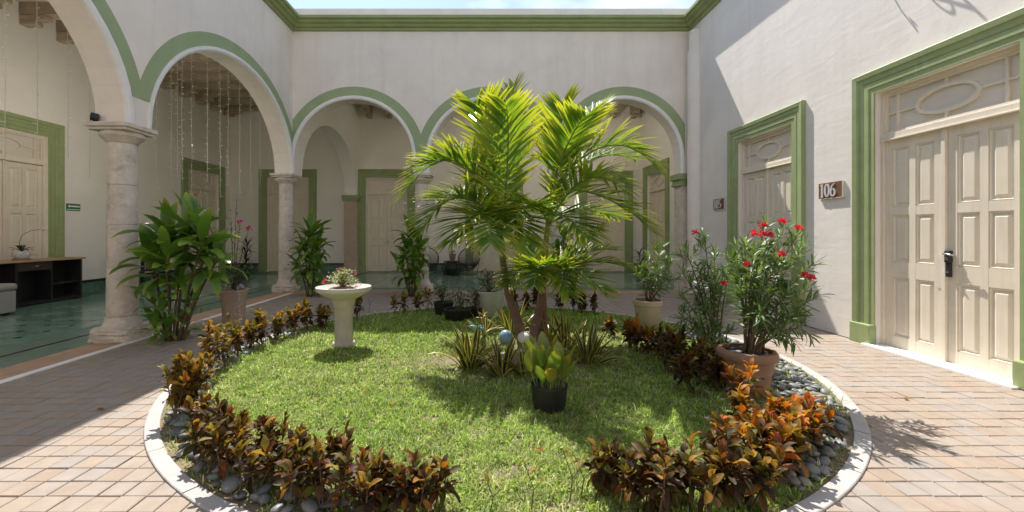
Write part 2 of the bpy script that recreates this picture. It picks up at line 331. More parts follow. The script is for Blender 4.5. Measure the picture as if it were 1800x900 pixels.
def arcade(root, uv, bays, z0, crown, u0, u1, zt, clips, band=True, mw=None, zg=3.42):
    """uv(u, t, z) -> world; t = 0 court face, 1 gallery face"""
    n = 26; low = []                                                   # outline of the underside
    low.append((u0, ZS))
    for uc, a in bays:
        low.append((uc - a, ZS))
        low += [(uc - a * math.cos(math.pi * k / n), z0 + (crown - z0) * math.sin(math.pi * k / n)) for k in range(n + 1)]
        low.append((uc + a, ZS))
    low.append((u1, ZS))
    b = MB()
    for (p, q) in zip(low[:-1], low[1:]):
        if abs(p[0] - q[0]) > 1e-5:
            for t in (0, 1): b.quad(uv(p[0], t, p[1]), uv(q[0], t, q[1]), uv(q[0], t, zt), uv(p[0], t, zt))
            b.quad(uv(p[0], 0, zt), uv(q[0], 0, zt), uv(q[0], 1, zt), uv(p[0], 1, zt))
        if (p[0] - q[0]) ** 2 + (p[1] - q[1]) ** 2 > 1e-8:
            b.quad(uv(p[0], 0, p[1]), uv(q[0], 0, q[1]), uv(q[0], 1, q[1]), uv(p[0], 1, p[1]))
    for u in (u0, u1): b.quad(uv(u, 0, ZS), uv(u, 1, ZS), uv(u, 1, zt), uv(u, 0, zt))
    b.build('wall', mw or m_wall, root)
    if not band: return
    for (uc, a), (c0, c1) in zip(bays, clips):
        e, g = MB(), MB(); w1, w2 = .075, .305; ek = []
        for k in range(n + 1):                                         # white rounded edge along the arch
            A = math.pi * k / n; ek.append((-math.cos(A), math.sin(A)))
        path = [(uc - a, ZS + .002, -1, 0)] + [(uc + a * c, z0 + (crown - z0) * s, c, s) for c, s in ek] + [(uc + a, ZS + .002, 1, 0)]
        for p, q in zip(path[:-1], path[1:]):
            def ring(r):
                u, z, c, s = r
                return [uv(u - c * .012, .10, z - s * .012), uv(u - c * .012, .0, z - s * .012), uv(u + c * .02, -.05, z + s * .02), uv(u + c * w1, -.05, z + s * w1), uv(u + c * w1, .01, z + s * w1)]
            x, y = ring(p), ring(q)
            for i in range(4): e.quad(x[i], y[i], y[i + 1], x[i + 1])
        e.build('arch_edge', m_white, root, smooth='auto')
        row = []
        for k in range(121):
            A = math.pi * k / 120; c, s = -math.cos(A), math.sin(A)
            ui, zi = uc + (a + w1) * c, z0 + (crown - z0 + w1) * s
            uo, zo = uc + (a + w2) * c, z0 + (crown - z0 + w2) * s
            row.append((ui, zi, min(max(uo, c0), c1), zo))
        if z0 > zg - .02:
            row = [(row[0][0], zg, row[0][2], zg)] + row + [(row[-1][0], zg, row[-1][2], zg)]
        row = [r for r in row if r[1] >= zg - 1e-6]
        row = [(row[0][0], zg, row[0][2], zg)] + row + [(row[-1][0], zg, row[-1][2], zg)]
        for p, q in zip(row[:-1], row[1:]):
            g.quad(uv(p[0], -.012, p[1]), uv(q[0], -.012, q[1]), uv(q[2], -.012, q[3]), uv(p[2], -.012, p[3]))
            g.quad(uv(p[2], -.012, p[3]), uv(q[2], -.012, q[3]), uv(q[2], .01, q[3]), uv(p[2], .01, p[3]))
        g.build('arch_band', m_sage, root)
def cornice(root, pt, u0, u1, m0=0, m1=0):
    """pt(u, out, z); m = 1 mitres that end inwards"""
    b = MB()
    for p, q in zip(CORN[:-1], CORN[1:]):
        b.quad(pt(u0 + m0 * p[0], *p), pt(u1 - m1 * p[0], *p), pt(u1 - m1 * q[0], *q), pt(u0 + m0 * q[0], *q))
    b.build('cornice', m_corn, root)

lw = thing('arcade_wall', 'long white wall of wide arches with sage bands over the light strings', 'wall', (-5.2, 3.6, 0))
luv = lambda u, t, z: (LX0 + (LX1 - LX0) * t, u, z)
arcade(lw, luv, [(-6.35, 2.29), (-1.37, 2.29), (3.61, 2.29), (8.59, 2.29)], 3.06, 4.94, -10, BY1, ZT, [(-8.84, -3.86), (-3.86, 1.12), (1.12, 6.10), (6.10, BY0 - .004)])
cornice(lw, lambda u, o, z: (LX0 + o, u, z), -10, BY0, 0, 1)
bw = thing('arcade_wall', 'white wall of three round arches with sage bands behind the palm', 'wall', (0, 11.1, 0))
buv = lambda u, t, z: (u, BY0 + (BY1 - BY0) * t, z)
arcade(bw, buv, [(-3.40, 1.53), (.07, 1.55), (3.50, 1.48)], 3.40, 4.94, LX0, RX, ZT, [(LX0 + .004, -1.68), (-1.68, 1.82), (1.82, 5.07)])
cornice(bw, lambda u, o, z: (u, BY0 - o, z), LX0, RX, 1, 1)
tw = thing('arcade_wall', 'plain inner arch spanning the corner between the two galleries', 'wall', (-5.2, 13.9, 0))
ZS_ = ZS; ZS = 2.95
arcade(tw, lambda u, t, z: (LX0 + (LX1 - LX0) * t, u, z), [(13.85, 2.40)], 3.0, 4.9, BY1, 16.5, 6.4, [], band=False, mw=m_gwall)
ZS = ZS_
MB().b2(LX1 - .02, LX0 + .02, 16.25 - .02, 16.5, 0, 2.72).build('pilaster', m_pil, tw)
MB().b2(LX1 - .06, LX0 + .06, 16.19, 16.5, 2.72, 2.80).b2(LX1 - .09, LX0 + .09, 16.16, 16.5, 2.80, 2.949).build('pilaster_cap', m_green, tw)

def wall_openings(root, pt, u0, u1, zt, ops, depth, m, name='wall'):
    """pt(u, d, z): d = 0 face, depth behind it; ops = [(ua, ub, ztop)]"""
    b = MB(); u = u0
    for a, c, h in sorted(ops) + [(u1, u1, 0)]:
        if a > u: b.quad(pt(u, 0, 0), pt(a, 0, 0), pt(a, 0, zt), pt(u, 0, zt))
        if c > a:
            b.quad(pt(a, 0, h), pt(c, 0, h), pt(c, 0, zt), pt(a, 0, zt))
            for w in (a, c): b.quad(pt(w, 0, 0), pt(w, depth, 0), pt(w, depth, h), pt(w, 0, h))
            b.quad(pt(a, 0, h), pt(c, 0, h), pt(c, depth, h), pt(a, depth, h))
        u = c
    b.quad(pt(u0, depth, 0), pt(u1, depth, 0), pt(u1, depth, zt), pt(u0, depth, zt))
    b.quad(pt(u0, 0, zt), pt(u1, 0, zt), pt(u1, depth, zt), pt(u0, depth, zt))
    for w in (u0, u1): b.quad(pt(w, 0, 0), pt(w, depth, 0), pt(w, depth, zt), pt(w, 0, zt))
    return b.build(name, m, root)
DW, DH = 1.56, 3.37
RD = (4.925, 8.03)
rw = thing('room_wall', 'sunlit white plaster wall carrying the two numbered cream doors', 'wall', (RX, 5, 0))
wall_openings(rw, lambda u, d, z: (RX + d, u, z), -10, BY0, ZT, [(c - DW / 2, c + DW / 2, DH) for c in RD], .45, m_wall_rough)
cornice(rw, lambda u, o, z: (RX - o, u, z), -10, BY0, 0, 1)
MB().lathe([(.20, 0), (.20, 5.98), (.165, 6.06), (.165, 6.52)], 28, (RX + .01, 10.60, 0)).build('rounded_corner_pier', m_wall, rw, smooth='auto')
rp = thing('pilaster', 'flat stone pilaster with green cap at the end of the back arches', 'pilaster', (5.08, 11.1, 0))
MB().b2(4.985, RX - .003, BY0 + .02, BY1 - .02, 0, 2.72).build('shaft', m_stone, rp)
MB().b2(4.93, RX - .003, BY0 - .03, BY1 + .03, 2.72, 2.78).b2(4.95, RX - .003, BY0 - .01, BY1 + .01, 2.78, 2.88).b2(4.90, RX - .003, BY0 - .06, BY1 + .04, 2.88, ZS - .002).build('cap', m_green, rp)

GZ = 6.40
gl = thing('gallery_wall', 'long inner gallery wall behind the dark console with exit sign', 'wall', (-9.9, 6, 0))
LD = [(8.83, 1.62, 3.68), (14.96, 1.62, 3.66), (2.2, 1.62, 3.68)]
wall_openings(gl, lambda u, d, z: (-9.9 - d, u, z), -10, 16.5, GZ, [(c - w / 2, c + w / 2, h) for c, w, h in LD], .4, m_gwall)
gb = thing('gallery_wall', 'inner back gallery wall behind the black wire chairs', 'wall', (0, 16.5, 0))
BD = [(-7.67, 1.60, 3.66), (-3.86, 1.60, 3.66), (.30, 1.60, 3.66), (4.62, 1.44, 3.60)]
wall_openings(gb, lambda u, d, z: (u, 16.5 + d, z), -10.3, 6.4, GZ, [(c - w / 2, c + w / 2, h) for c, w, h in BD], .4, m_gwall)
gr = thing('gallery_wall', 'short gallery end wall with a panelled door behind the beige pot', 'wall', (6, 14, 0))
ED = [(15.1, 1.60, 3.66)]
wall_openings(gr, lambda u, d, z: (6 + d, u, z), BY1 + .002, 16.498, GZ, [(c - w / 2, c + w / 2, h) for c, w, h in ED], .4, m_gwall)
MB().b2(RX + .002, 6.4, BY0, BY1, 0, GZ).build('return_wall', m_gwall, gr)
def skirting(root, pt, u0, u1, ops, f):
    u = u0
    for a, c in sorted(ops) + [(u1, u1)]:
        v = u
        while v < a - .02:
            w = min(v + .30, a)
            p0, p1 = pt(v + .0015, 0, .005), pt(w - .0015, .018, .28)
            MB().b2(min(p0[0], p1[0]), max(p0[0], p1[0]), min(p0[1], p1[1]), max(p0[1], p1[1]), .005, .28).build('skirting_tile', m_skirt, root)
            v = w
        if a > u:
            p0, p1 = pt(u, 0, 0), pt(a, .028, 0)
            MB().b2(min(p0[0], p1[0]), max(p0[0], p1[0]), min(p0[1], p1[1]), max(p0[1], p1[1]), .282, .345).build('skirting_cap', m_dark, root)
        u = c
skirting(gl, lambda u, d, z: (-9.9 + d, u, z), 6.5, 16.45, [(c - w / 2 - .35, c + w / 2 + .35) for c, w, h in LD[:2]], 0)
skirting(gb, lambda u, d, z: (u, 16.5 - d, z), -9.85, 5.98, sorted([(c - w / 2 - .35, c + w / 2 + .35) for c, w, h in BD] + [(LX1 - .05, LX0 + .05)]), 0)
# rear side of the court, behind the viewer
rr = thing('room_wall', 'white wall closing the court opposite the arches', 'wall', (0, -10, 0))
MB().b2(-10.3, 5.65, -10.45, -10.002, 0, ZT).build('wall', m_wall, rr)
b = MB()
for p, q in zip(CORN[:-1], CORN[1:]): b.quad((LX0, -10 + p[0], p[1]), (RX, -10 + p[0], p[1]), (RX, -10 + q[0], q[1]), (LX0, -10 + q[0], q[1]))
b.build('cornice', m_corn, rr)

# ceilings with beams and corbels
gc = tag(MB().b2(-10.3, LX1 - .002, -10, 16.9, GZ + .002, GZ + .25).b2(LX1 + .002, 6.4, BY1 + .002, 16.9, GZ + .002, GZ + .25).build('gallery_ceiling', m_ceil), kind='structure')
y = -9.6
while y < 16.4:
    MB().b2(-9.9, LX1, y - .09, y + .09, 6.14, GZ).build('beam', m_wood, gc)
    if y > 7.5:
        MB().b2(-9.9, -9.35, y - .09, y + .09, 6.02, 6.138).b2(-9.9, -9.55, y - .09, y + .09, 5.92, 6.018).build('corbel', m_wood, gc, bevel=.02)
    y += .78
x = -4.5
while x < 5.9:
    MB().b2(x - .09, x + .09, BY1, 16.5, 6.14, GZ).build('beam', m_wood, gc)
    MB().b2(x - .09, x + .09, 15.95, 16.5, 6.02, 6.138).b2(x - .09, x + .09, 16.15, 16.5, 5.92, 6.018).build('corbel', m_wood, gc, bevel=.02)
    x += .78

# ------------------------------------------------------------ columns
def column(x, y, label, zcap=ZS):
    t = thing('stone_column', label, 'column', (x, y, 0), 0, 'stone columns of the arcades')
    r_ = random.Random(int(x * 10 + y * 7))
    bm = bmesh.new(); bmesh.ops.create_cube(bm, size=1); bmesh.ops.subdivide_edges(bm, edges=bm.edges[:], cuts=7, use_grid_fill=True)
    for v in bm.verts:                                                 # worn, crumbling block
        c = v.co; k = max(abs(c.x), abs(c.y)); rr_ = math.hypot(c.x, c.y)
        f = 1 - .16 * max(0, rr_ - .5) / .207; h_ = (c.z + .5)
        c.x *= f * (.60 - .05 * h_ ** 3); c.y *= f * (.60 - .05 * h_ ** 3); c.z = h_ * .19 - .004 - .02 * max(0, rr_ - .45) * h_
        j = .011; v.co = (c.x + r_.gauss(0, j), c.y + r_.gauss(0, j), max(-.01, c.z + r_.gauss(0, j * .6)))
    bm.verts.index_update(); b = MB(); b.add([v.co.copy() for v in bm.verts], [tuple(v.index for v in f.verts) for f in bm.faces]); bm.free()
    b.build('plinth', m_stone, t, world=False, smooth='auto')
    MB().lathe([(.228, .16), (.23, .20), (.222, .235), (.202, .265), (.190, .33)], 28, wob=.05, seed=3).build('foot', m_stone, t, smooth='auto', world=False)
    zz = [.33, 1.02, 1.62, 2.18, 2.775]
    for a, c in zip(zz[:-1], zz[1:]):
        f = lambda z: .186 - .018 * (z / 2.7)
        MB().lathe([(f(a) - .008, a + .001), (f(a), a + .010), (f((a + c) / 2), (a + c) / 2), (f(c), c - .010), (f(c) - .008, c - .001)], 32, wob=.008, seed=int(a * 9)).build('drum', m_stone, t, smooth='auto', world=False)
    k = zcap - ZS
    MB().lathe([(.17, 2.775), (.19, 2.79), (.20, 2.81), (.235, 2.835), (.262, 2.87), (.262, 2.90), (.24, 2.925)], 32, wob=.01, seed=5).build('capital', m_stone, t, smooth='auto', world=False)
    b = MB(); b.box((0, 0, 2.945), (.53, .53, .04)); b.box((0, 0, 2.997), (.58, .58, .062)); b.build('abacus', m_stone, t, world=False, bevel=.012)
    return t
column(-5.2, 6.10, 'weathered stone column beside the big leafy cordyline, black spotlight on its capital')
column(-5.2, 11.08, 'stone column at the inner corner where both arcades meet')
column(-1.68, 11.08, 'stone column of the back arches, behind a cordyline and the palm fronds')
column(1.82, 11.08, 'stone column of the back arches, hidden behind the palm trunks')
column(-5.2, 1.12, 'stone column of the side arcade next to the white edging')
column(-5.2, -3.86, 'stone column of the side arcade halfway to the closing wall')
column(-5.2, -8.84, 'stone column of the side arcade by the closing wall')

# ------------------------------------------------------------ doors
def ribbon(b, pts, w, y0, y1, closed=False):
    """flat bar following pts in the x-z plane, width w (or list), from y0 (front) to y1"""
    pts = [Vector((p[0], 0, p[1])) for p in pts]; n = len(pts); ws = w if isinstance(w, (list, tuple)) else [w] * n
    L_, R_ = [], []
    for i, p in enumerate(pts):
        a = pts[(i - 1) % n] if (closed or i > 0) else p; c = pts[(i + 1) % n] if (closed or i < n - 1) else p
        t = (c - a).normalized(); s = Vector((-t.z, 0, t.x)) * ws[i] / 2
        L_.append(p + s); R_.append(p - s)
    f = lambda v, y: (v.x, y, v.z)
    for i in range(n if closed else n - 1):
        j = (i + 1) % n
        b.quad(f(L_[i], y0), f(L_[j], y0), f(R_[j], y0), f(R_[i], y0)); b.quad(f(L_[i], y0), f(L_[j], y0), f(L_[j], y1), f(L_[i], y1))
        b.quad(f(R_[i], y0), f(R_[j], y0), f(R_[j], y1), f(R_[i], y1))
    if not closed:
        for i in (0, n - 1): b.quad(f(L_[i], y0), f(R_[i], y0), f(R_[i], y1), f(L_[i], y1))
panel_cache = {}
def door(loc, rz, Wd, Hd, label, fw=.30, lock=True, rows=None, cat='door', near=False, group=None):
    """local x along the wall, -y out of the wall, opening centred on x = 0"""
    t = thing('double_door', label, cat, loc, rz, group)
    b = MB(); h = Wd / 2                                               # moulded surround
    pr = [(0, .0), (0, .022), (.075, .022), (.085, .036), (.15, .036), (.165, .028), (.18, .040), (.245, .045), (.26, .066), (fw - .012, .074), (fw, .066), (fw, -.0)]
    pr = [(o * fw / .34 if i < 9 else o, p * .9) for i, (o, p) in enumerate(pr)]
    for (o0, p0), (o1, p1) in zip(pr[:-1], pr[1:]):
        A = [(-h - o0, -p0, .01), (-h - o0, -p0, Hd + o0), (h + o0, -p0, Hd + o0), (h + o0, -p0, .01)]
        B = [(-h - o1, -p1, .01), (-h - o1, -p1, Hd + o1), (h + o1, -p1, Hd + o1), (h + o1, -p1, .01)]
        for i in range(3): b.quad(A[i], A[i + 1], B[i + 1], B[i])
    sd = b.build('surround', m_green, t, world=False)
    for s in (-1, 1):
        MB().b2(s * (h + fw / 2) - fw / 2 - .008, s * (h + fw / 2) + fw / 2 + .008, -.09, .012, 0, .27).build('plinth_block', m_green, sd, world=False, bevel=.012)
    d0 = .10                                                           # leaf face
    zt = .62 * .0 + Hd - .66                                           # underside of the transom rail
    b = MB(); j = .04
    b.b2(-h + .002, -h + j, d0 - .03, .3, .01, Hd - .002).b2(h - j, h - .002, d0 - .03, .3, .01, Hd - .002).b2(-h + j, h - j, d0 - .03, .3, Hd - j, Hd - .002)
    b.build('jamb', m_door, t, world=False)
    tr = MB().b2(-h + j, h - j, d0 - .045, .3, zt + .02, zt + .09).b2(-h + j, h - j, d0 - .062, .25, zt, zt + .018).build('transom_rail', m_door, t, world=False, bevel=.004)
    z0, z1 = zt + .09, Hd - j; zc = (z0 + z1) / 2; w = h - j           # transom light
    b = MB(); ov = [(.30 * w / .7 * math.cos(a) * 1.05, zc + .145 * math.sin(a)) for a in [2 * math.pi * k / 36 for k in range(36)]]
    ribbon(b, ov, .035, d0 - .005, d0 + .05, True)
    ex = .30 * w / .7 * 1.05
    for s in (-1, 1):
        ribbon(b, [(s * (w - .16), z0 + .035), (s * (w - .16), z1 - .035)], .028, d0, d0 + .05)
        ribbon(b, [(s * (ex + .014), zc), (s * (w - .174), zc)], .022, d0 + .003, d0 + .05); ribbon(b, [(s * (w - .146), zc), (s * (w - .02), zc)], .022, d0 + .003, d0 + .05)
    ribbon(b, [(0, zc + .16), (0, z1 - .035)], .028, d0, d0 + .05); ribbon(b, [(0, zc - .16), (0, z0 + .035)], .028, d0, d0 + .05)
    b.b2(-w, w, d0 - .008, d0 + .05, z0, z0 + .035).b2(-w, w, d0 - .008, d0 + .05, z1 - .035, z1).b2(-w, -w + .03, d0 - .006, d0 + .05, z0 + .035, z1 - .035).b2(w - .03, w, d0 - .006, d0 + .05, z0 + .035, z1 - .035)
    tl = b.build('transom_light', m_door, t, world=False)
    def pn(x0, x1, a, c): MB().b2(x0, x1, d0 + .03, d0 + .045, a, c).build('pane', m_pane, tl, world=False)
    for s in (-1, 1):
        for (a, c) in ((z0 + .036, zc - .012), (zc + .012, z1 - .036)): pn(min(s * (w - .146), s * (w - .03)), max(s * (w - .146), s * (w - .03)), a, c)
    pn(-w + .174, w - .174, z0 + .036, z1 - .036)
    lwid = (2 * w - .05) / 2
    for s in (-1, 1):                                                  # leaves: 2 columns x 3 rows of panels
        cx = s * (.025 + lwid / 2)
        x0, x1 = cx - lwid / 2 + .003, cx + lwid / 2 - .003
        st, mu = .095, .075; pw = (x1 - x0 - 2 * st - mu) / 2
        k = zt / 2.71
        rws = [(.17 * k, .93 * k), (1.13 * k, 1.73 * k), (1.84 * k, 2.60 * k)]
        b = MB()
        b.b2(x0, x1, d0 + .035, d0 + .06, .018, zt - .002)
        b.b2(x0, x0 + st, d0, d0 + .034, .018, zt - .002).b2(x1 - st, x1, d0, d0 + .034, .018, zt - .002).b2(x0 + st + pw, x1 - st - pw, d0, d0 + .034, .018, zt - .002)
        for (a, c) in [(.018, rws[0][0]), (rws[0][1], rws[1][0]), (rws[1][1], rws[2][0]), (rws[2][1], zt - .002)]:
            for xa in (x0 + st, x0 + st + pw + mu): b.b2(xa, xa + pw, d0 + .001, d0 + .034, a, c)
        lf = b.build('leaf', m_door, t, world=False)
        for (a, c) in rws:
            for xa in (x0 + st, x0 + st + pw + mu):
                key = (round(pw, 3), round(c - a, 3))
                if key not in panel_cache:
                    q = MB(); e, f_ = .045, .012; X, Z = pw / 2 - .002, (c - a) / 2 - .002
                    rect = lambda i, y: [(-X + i, y, -Z + i), (X - i, y, -Z + i), (X - i, y, Z - i), (-X + i, y, Z - i)]
                    rr_ = [rect(0, .034), rect(0, .006), rect(.008, .004), rect(.014, .018), rect(.014 + f_, .024), rect(.014 + e, .008)]
                    for u_, v_ in zip(rr_[:-1], rr_[1:]):
                        for i in range(4): q.quad(u_[i], u_[(i + 1) % 4], v_[(i + 1) % 4], v_[i])
                    q.quad(*rr_[-1]); panel_cache[key] = q.mesh('panel', m_door)
                link('panel', panel_cache[key], lf, Matrix.Translation((xa + pw / 2, d0, (a + c) / 2)))
    MB().b2(-.024, .024, d0 - .03, d0 + .05, .018, zt - .002).build('meeting_stile', m_door, t, world=False, bevel=.004)
    if near:
        MB().b2(-h - .05, h + .05, -.16, .3, -.02, .022).build('threshold', m_white, t, world=False)
    if lock and near:
        lk = MB().b2(.03, .075, d0 - .035, d0, 1.0, 1.16).b2(.028, .08, d0 - .05, d0, 1.165, 1.30).build('lock', m_black, t, world=False, bevel=.006)
        MB().tube([(.055, d0 - .05, 1.265), (.055, d0 - .085, 1.265), (.12, d0 - .09, 1.262), (.165, d0 - .085, 1.25)], .011, 8).build('handle', m_metal, lk, world=False, smooth=True)
        MB().lathe([(.012, 0), (.012, .01)], 12, (.053, d0 - .042, 1.05)).b2(.035, .072, d0 - .054, d0 - .05, 1.19, 1.23).build('keyhole_plate', m_metal, lk, world=False)
        MB().b2(-.085, -.045, d0 - .008, d0, .86, 1.25).build('strike_plate', m_pane, t, world=False)
    elif lock:
        lk = MB().b2(.03, .075, d0 - .03, d0, 1.0, 1.24).build('lock', m_metal, t, world=False)
        MB().tube([(.05, d0 - .03, 1.16), (.05, d0 - .07, 1.16), (-.06, d0 - .07, 1.16)], .012, 6).build('handle', m_metal, lk, world=False)
    return t
door((RX, RD[0], 0), R(-90), DW, DH, 'cream double door in thick green surround next to the 106 plaque', near=True)
door((RX, RD[1], 0), R(-90), DW, DH, 'cream double door in green surround behind the oleanders by the 105 plaque', near=True)
for (c, w, h), l in zip(LD, ('cream gallery door partly hidden by the dark console', 'cream gallery door behind the big cordyline and light strings', 'cream gallery door beyond the sofa seat')):
    door((-9.9, c, 0), R(90), w, h, l, .32, lock=False)
for (c, w, h), l in zip(BD, ('cream double door behind the inner corner column', 'cream double door with steel lever beside the stone pilaster', 'cream double door behind the black wire chair', 'cream double door seen between palm frond and beige pot')):
    door((c, 16.5, 0), 0, w, h, l, .31)
door((6, ED[0][0], 0), R(-90), ED[0][1], ED[0][2], 'cream panelled door in the short end wall of the gallery', .32, lock=False)

# ------------------------------------------------------------ number plaques, exit sign, bracket
def digits(b, s, x, z, h, y0, y1):
    k = h / 2
    for ch in s:
        w = h * .32
        if ch == '1':
            ribbon(b, [(x + w * .5, z - k), (x + w * .5, z + k)], h * .15, y0, y1); ribbon(b, [(x + w * .1, z - k * .94), (x + w * .9, z - k * .94)], h * .06, y0 - .001, y1)
            ribbon(b, [(x + w * .1, z + k * .78), (x + w * .45, z + k * .95)], h * .08, y0 - .001, y1); x += w * 1.15
        else:
            W_ = h * .52; cx = x + W_ / 2; n = 28
            if ch == '0':
                a = [2 * math.pi * i / n for i in range(n)]
                ribbon(b, [(cx + W_ * .36 * math.cos(q), z + k * .93 * math.sin(q)) for q in a], [h * (.06 + .10 * abs(math.cos(q))) for q in a], y0, y1, True)
            if ch == '6':
                a = [2 * math.pi * i / n for i in range(n)]
                ribbon(b, [(cx + W_ * .36 * math.cos(q), z - k * .4 + k * .53 * math.sin(q)) for q in a], [h * (.05 + .10 * abs(math.cos(q))) for q in a], y0, y1, True)
                ribbon(b, [(cx - W_ * .36, z - k * .4), (cx - W_ * .33, z + k * .1), (cx - W_ * .12, z + k * .6), (cx + W_ * .3, z + k * .95)], [h * .14, h * .13, h * .1, h * .05], y0 - .001, y1)
            if ch == '5':
                ribbon(b, [(cx - W_ * .3, z + k * .9), (cx + W_ * .34, z + k * .9)], h * .11, y0 - .002, y1); ribbon(b, [(cx - W_ * .28, z + k * .9), (cx - W_ * .3, z + k * .12)], h * .08, y0 - .001, y1)
                a = [R(140 - 290 * i / 20) for i in range(21)]
                ribbon(b, [(cx - W_ * .02 + W_ * .34 * math.cos(q), z - k * .38 + k * .5 * math.sin(q)) for q in a], [h * (.05 + .10 * max(0, math.cos(q))) for q in a], y0, y1)
            x += W_ * 1.04
def plaque(yc, zc, s, label):
    t = thing('number_plaque', label, 'plaque', (RX, yc, zc), R(-90))
    w, h = .44, .235
    MB().b2(-w / 2, w / 2, -.03, -.001, -h / 2, h / 2).build('board', m_plate, t, world=False, bevel=.003)
    MB().b2(w / 2, w / 2 + .010, -.034, -.001, -h / 2 - .010, h / 2).b2(-w / 2, w / 2, -.034, -.001, -h / 2 - .010, -h / 2).build('metal_edge', m_num, t, world=False)
    b = MB(); digits(b, s, -w / 2 + .045, 0, .20, -.042, -.031); b.build('numerals', m_num, t, world=False)
plaque(6.42, 2.15, '106', 'brown number plaque reading 106 beside the big sunlit door')
plaque(9.50, 2.15, '105', 'brown number plaque reading 105 by the rounded corner pier')
ex = thing('exit_sign', 'small green exit sign with white arrow on the gallery wall', 'sign', (-9.9, 10.22, 2.12), R(90))
MB().b2(-.17, .17, -.012, -.001, -.085, .085).build('board', m_sign, ex, world=False)
b = MB(); b.b2(-.10, .15, -.016, -.0125, .005, .04); b.add([(-.10, -.016, .065), (-.15, -.016, .0225), (-.10, -.016, -.02)], [(0, 1, 2)]); b.b2(-.16, .16, -.015, -.0125, -.062, -.045)
b.build('arrow', m_white, ex, world=False)
br = thing('wall_bracket', 'black scrolled iron bracket fixed high on the sunlit wall', 'bracket', (RX, 5.52, 4.6), R(-90))
MB().tube([(0, -.01, .0), (0, -.01, .9)], .014, 6).tube([(0, -.01, .86), (0, -.38, .86)], .014, 6).build('arm', m_iron, br, world=False)
MB().tube([(0, -.012, .05), (0, -.06, -.03), (0, -.13, -.065), (0, -.10, -.005), (0, -.13, .0)], .008, 6).tube([(0, -.02, .2), (0, -.15, .45), (0, -.33, .84)], .012, 6).tube([(0, -.19 + .08 * math.cos(a), .62 + .12 * math.sin(a)) for a in [2 * math.pi * i / 18 for i in range(19)]], .009, 6).build('scroll', m_iron, br, world=False)
sp = thing('spotlight', 'small black spotlight resting on the column capital', 'spotlight', (-5.38, 5.86, ZS))
MB().box((0, 0, .06), (.09, .13, .075), R(35), m=Euler((R(-15), R(10), R(40))).to_matrix()).build('housing', m_black, sp, world=False, bevel=.008)
MB().tube([(-.05, 0, .0), (-.03, 0, .035), (0, 0, .06)], .008, 6).tube([(-.06, 0, .003), (-.11, -.03, .006)], .006, 6).build('stand', m_white, sp, world=False)

# ------------------------------------------------------------ light strings
def light_string(x, y, z0, seed):
    t = thing('light_string', 'thin hanging string of tiny pale bulbs in the side gallery', 'string light', (x, y, 0), 0, 'curtain light strings in the side gallery')
    r_ = random.Random(seed); z = 6.14; b = MB(); w = []
    while z > z0: w.append((r_.gauss(0, .004), r_.gauss(0, .004), z)); z -= .25
    w[0] = (0, 0, 6.14)
    MB().tube(w, .0038, 4).build('wire', m_wire, t, world=False)
    z = 5.9
    while z > z0:
        s = r_.choice((-1, 1)); a = r_.random() * 6.28
        b.tube([(0, 0, z), (s * .022, .01 * math.sin(a), z - .004), (s * .05, .016 * math.sin(a), z + .004)], [.003, .004, .0055], 4); z -= .14
    tag(b.build('bulbs', m_bulb, t, world=False), kind='stuff')
for i, (px, pb) in enumerate([(9, 318), (65, 322), (120, 292), (158, 320), (275, 335), (301, 330), (312, 345), (320, 318), (337, 350), (365, 340), (387, 352), (401, 335), (421, 360), (440, 345), (457, 330), (474, 340)]):
    X = -6.3 - (.25 if i % 3 == 1 else 0); Y = -X * F / (CX - px); light_string(X, Y, EYE - (pb - CY) * Y / F, i)
m_fill = bpy.data.materials.new('fill_lamp_glass'); m_fill.use_nodes = True; _b = m_fill.node_tree.nodes['Principled BSDF']
_b.inputs['Base Color'].default_value = (.8, .78, .74, 1); _b.inputs['Emission Color'].default_value = (1, .93, .82, 1); _b.inputs['Emission Strength'].default_value = 36  # bright glass of the added fill lamps
m_lit2 = m_fill.copy(); m_lit2.name = 'dimmed_milk_glass'; m_lit2.node_tree.nodes['Principled BSDF'].inputs['Emission Strength'].default_value = 16
def globe_lamp(loc, label, m=None):
    lp = thing('ceiling_lamp', label, 'lamp', loc, 0, 'globe lamps hanging in the galleries'); H = GZ - loc[2]
    MB().lathe([(.03, -.14), (.1, -.12), (.145, -.03), (.14, .05), (.09, .12), (.04, .145)], 20).build('globe', m or m_fill, lp, world=False, smooth=True)
    MB().tube([(0, 0, .14), (0, 0, H)], .008, 6).lathe([(.06, H - .05), (.05, H - .02), (.06, H - .005)], 12).build('rod', m_iron, lp, world=False)
globe_lamp((-.42, 13.7, 5.24), 'lit white globe lamp hanging in the back gallery near the black wire chairs', m_lit2)
globe_lamp((3.1, 13.7, 5.24), 'added unseen fill lamp hanging in the back gallery behind the palm fronds')  # lamp added behind the fronds to brighten the back gallery
globe_lamp((-7.6, 9.0, 3.7), 'added unseen fill lamp hanging in the side gallery above the console')  # unseen lamp added to lift the side gallery
globe_lamp((-7.6, 3.6, 3.7), 'added unseen fill lamp hanging in the side gallery before the next door')  # another added lamp, out of view, filling the side gallery

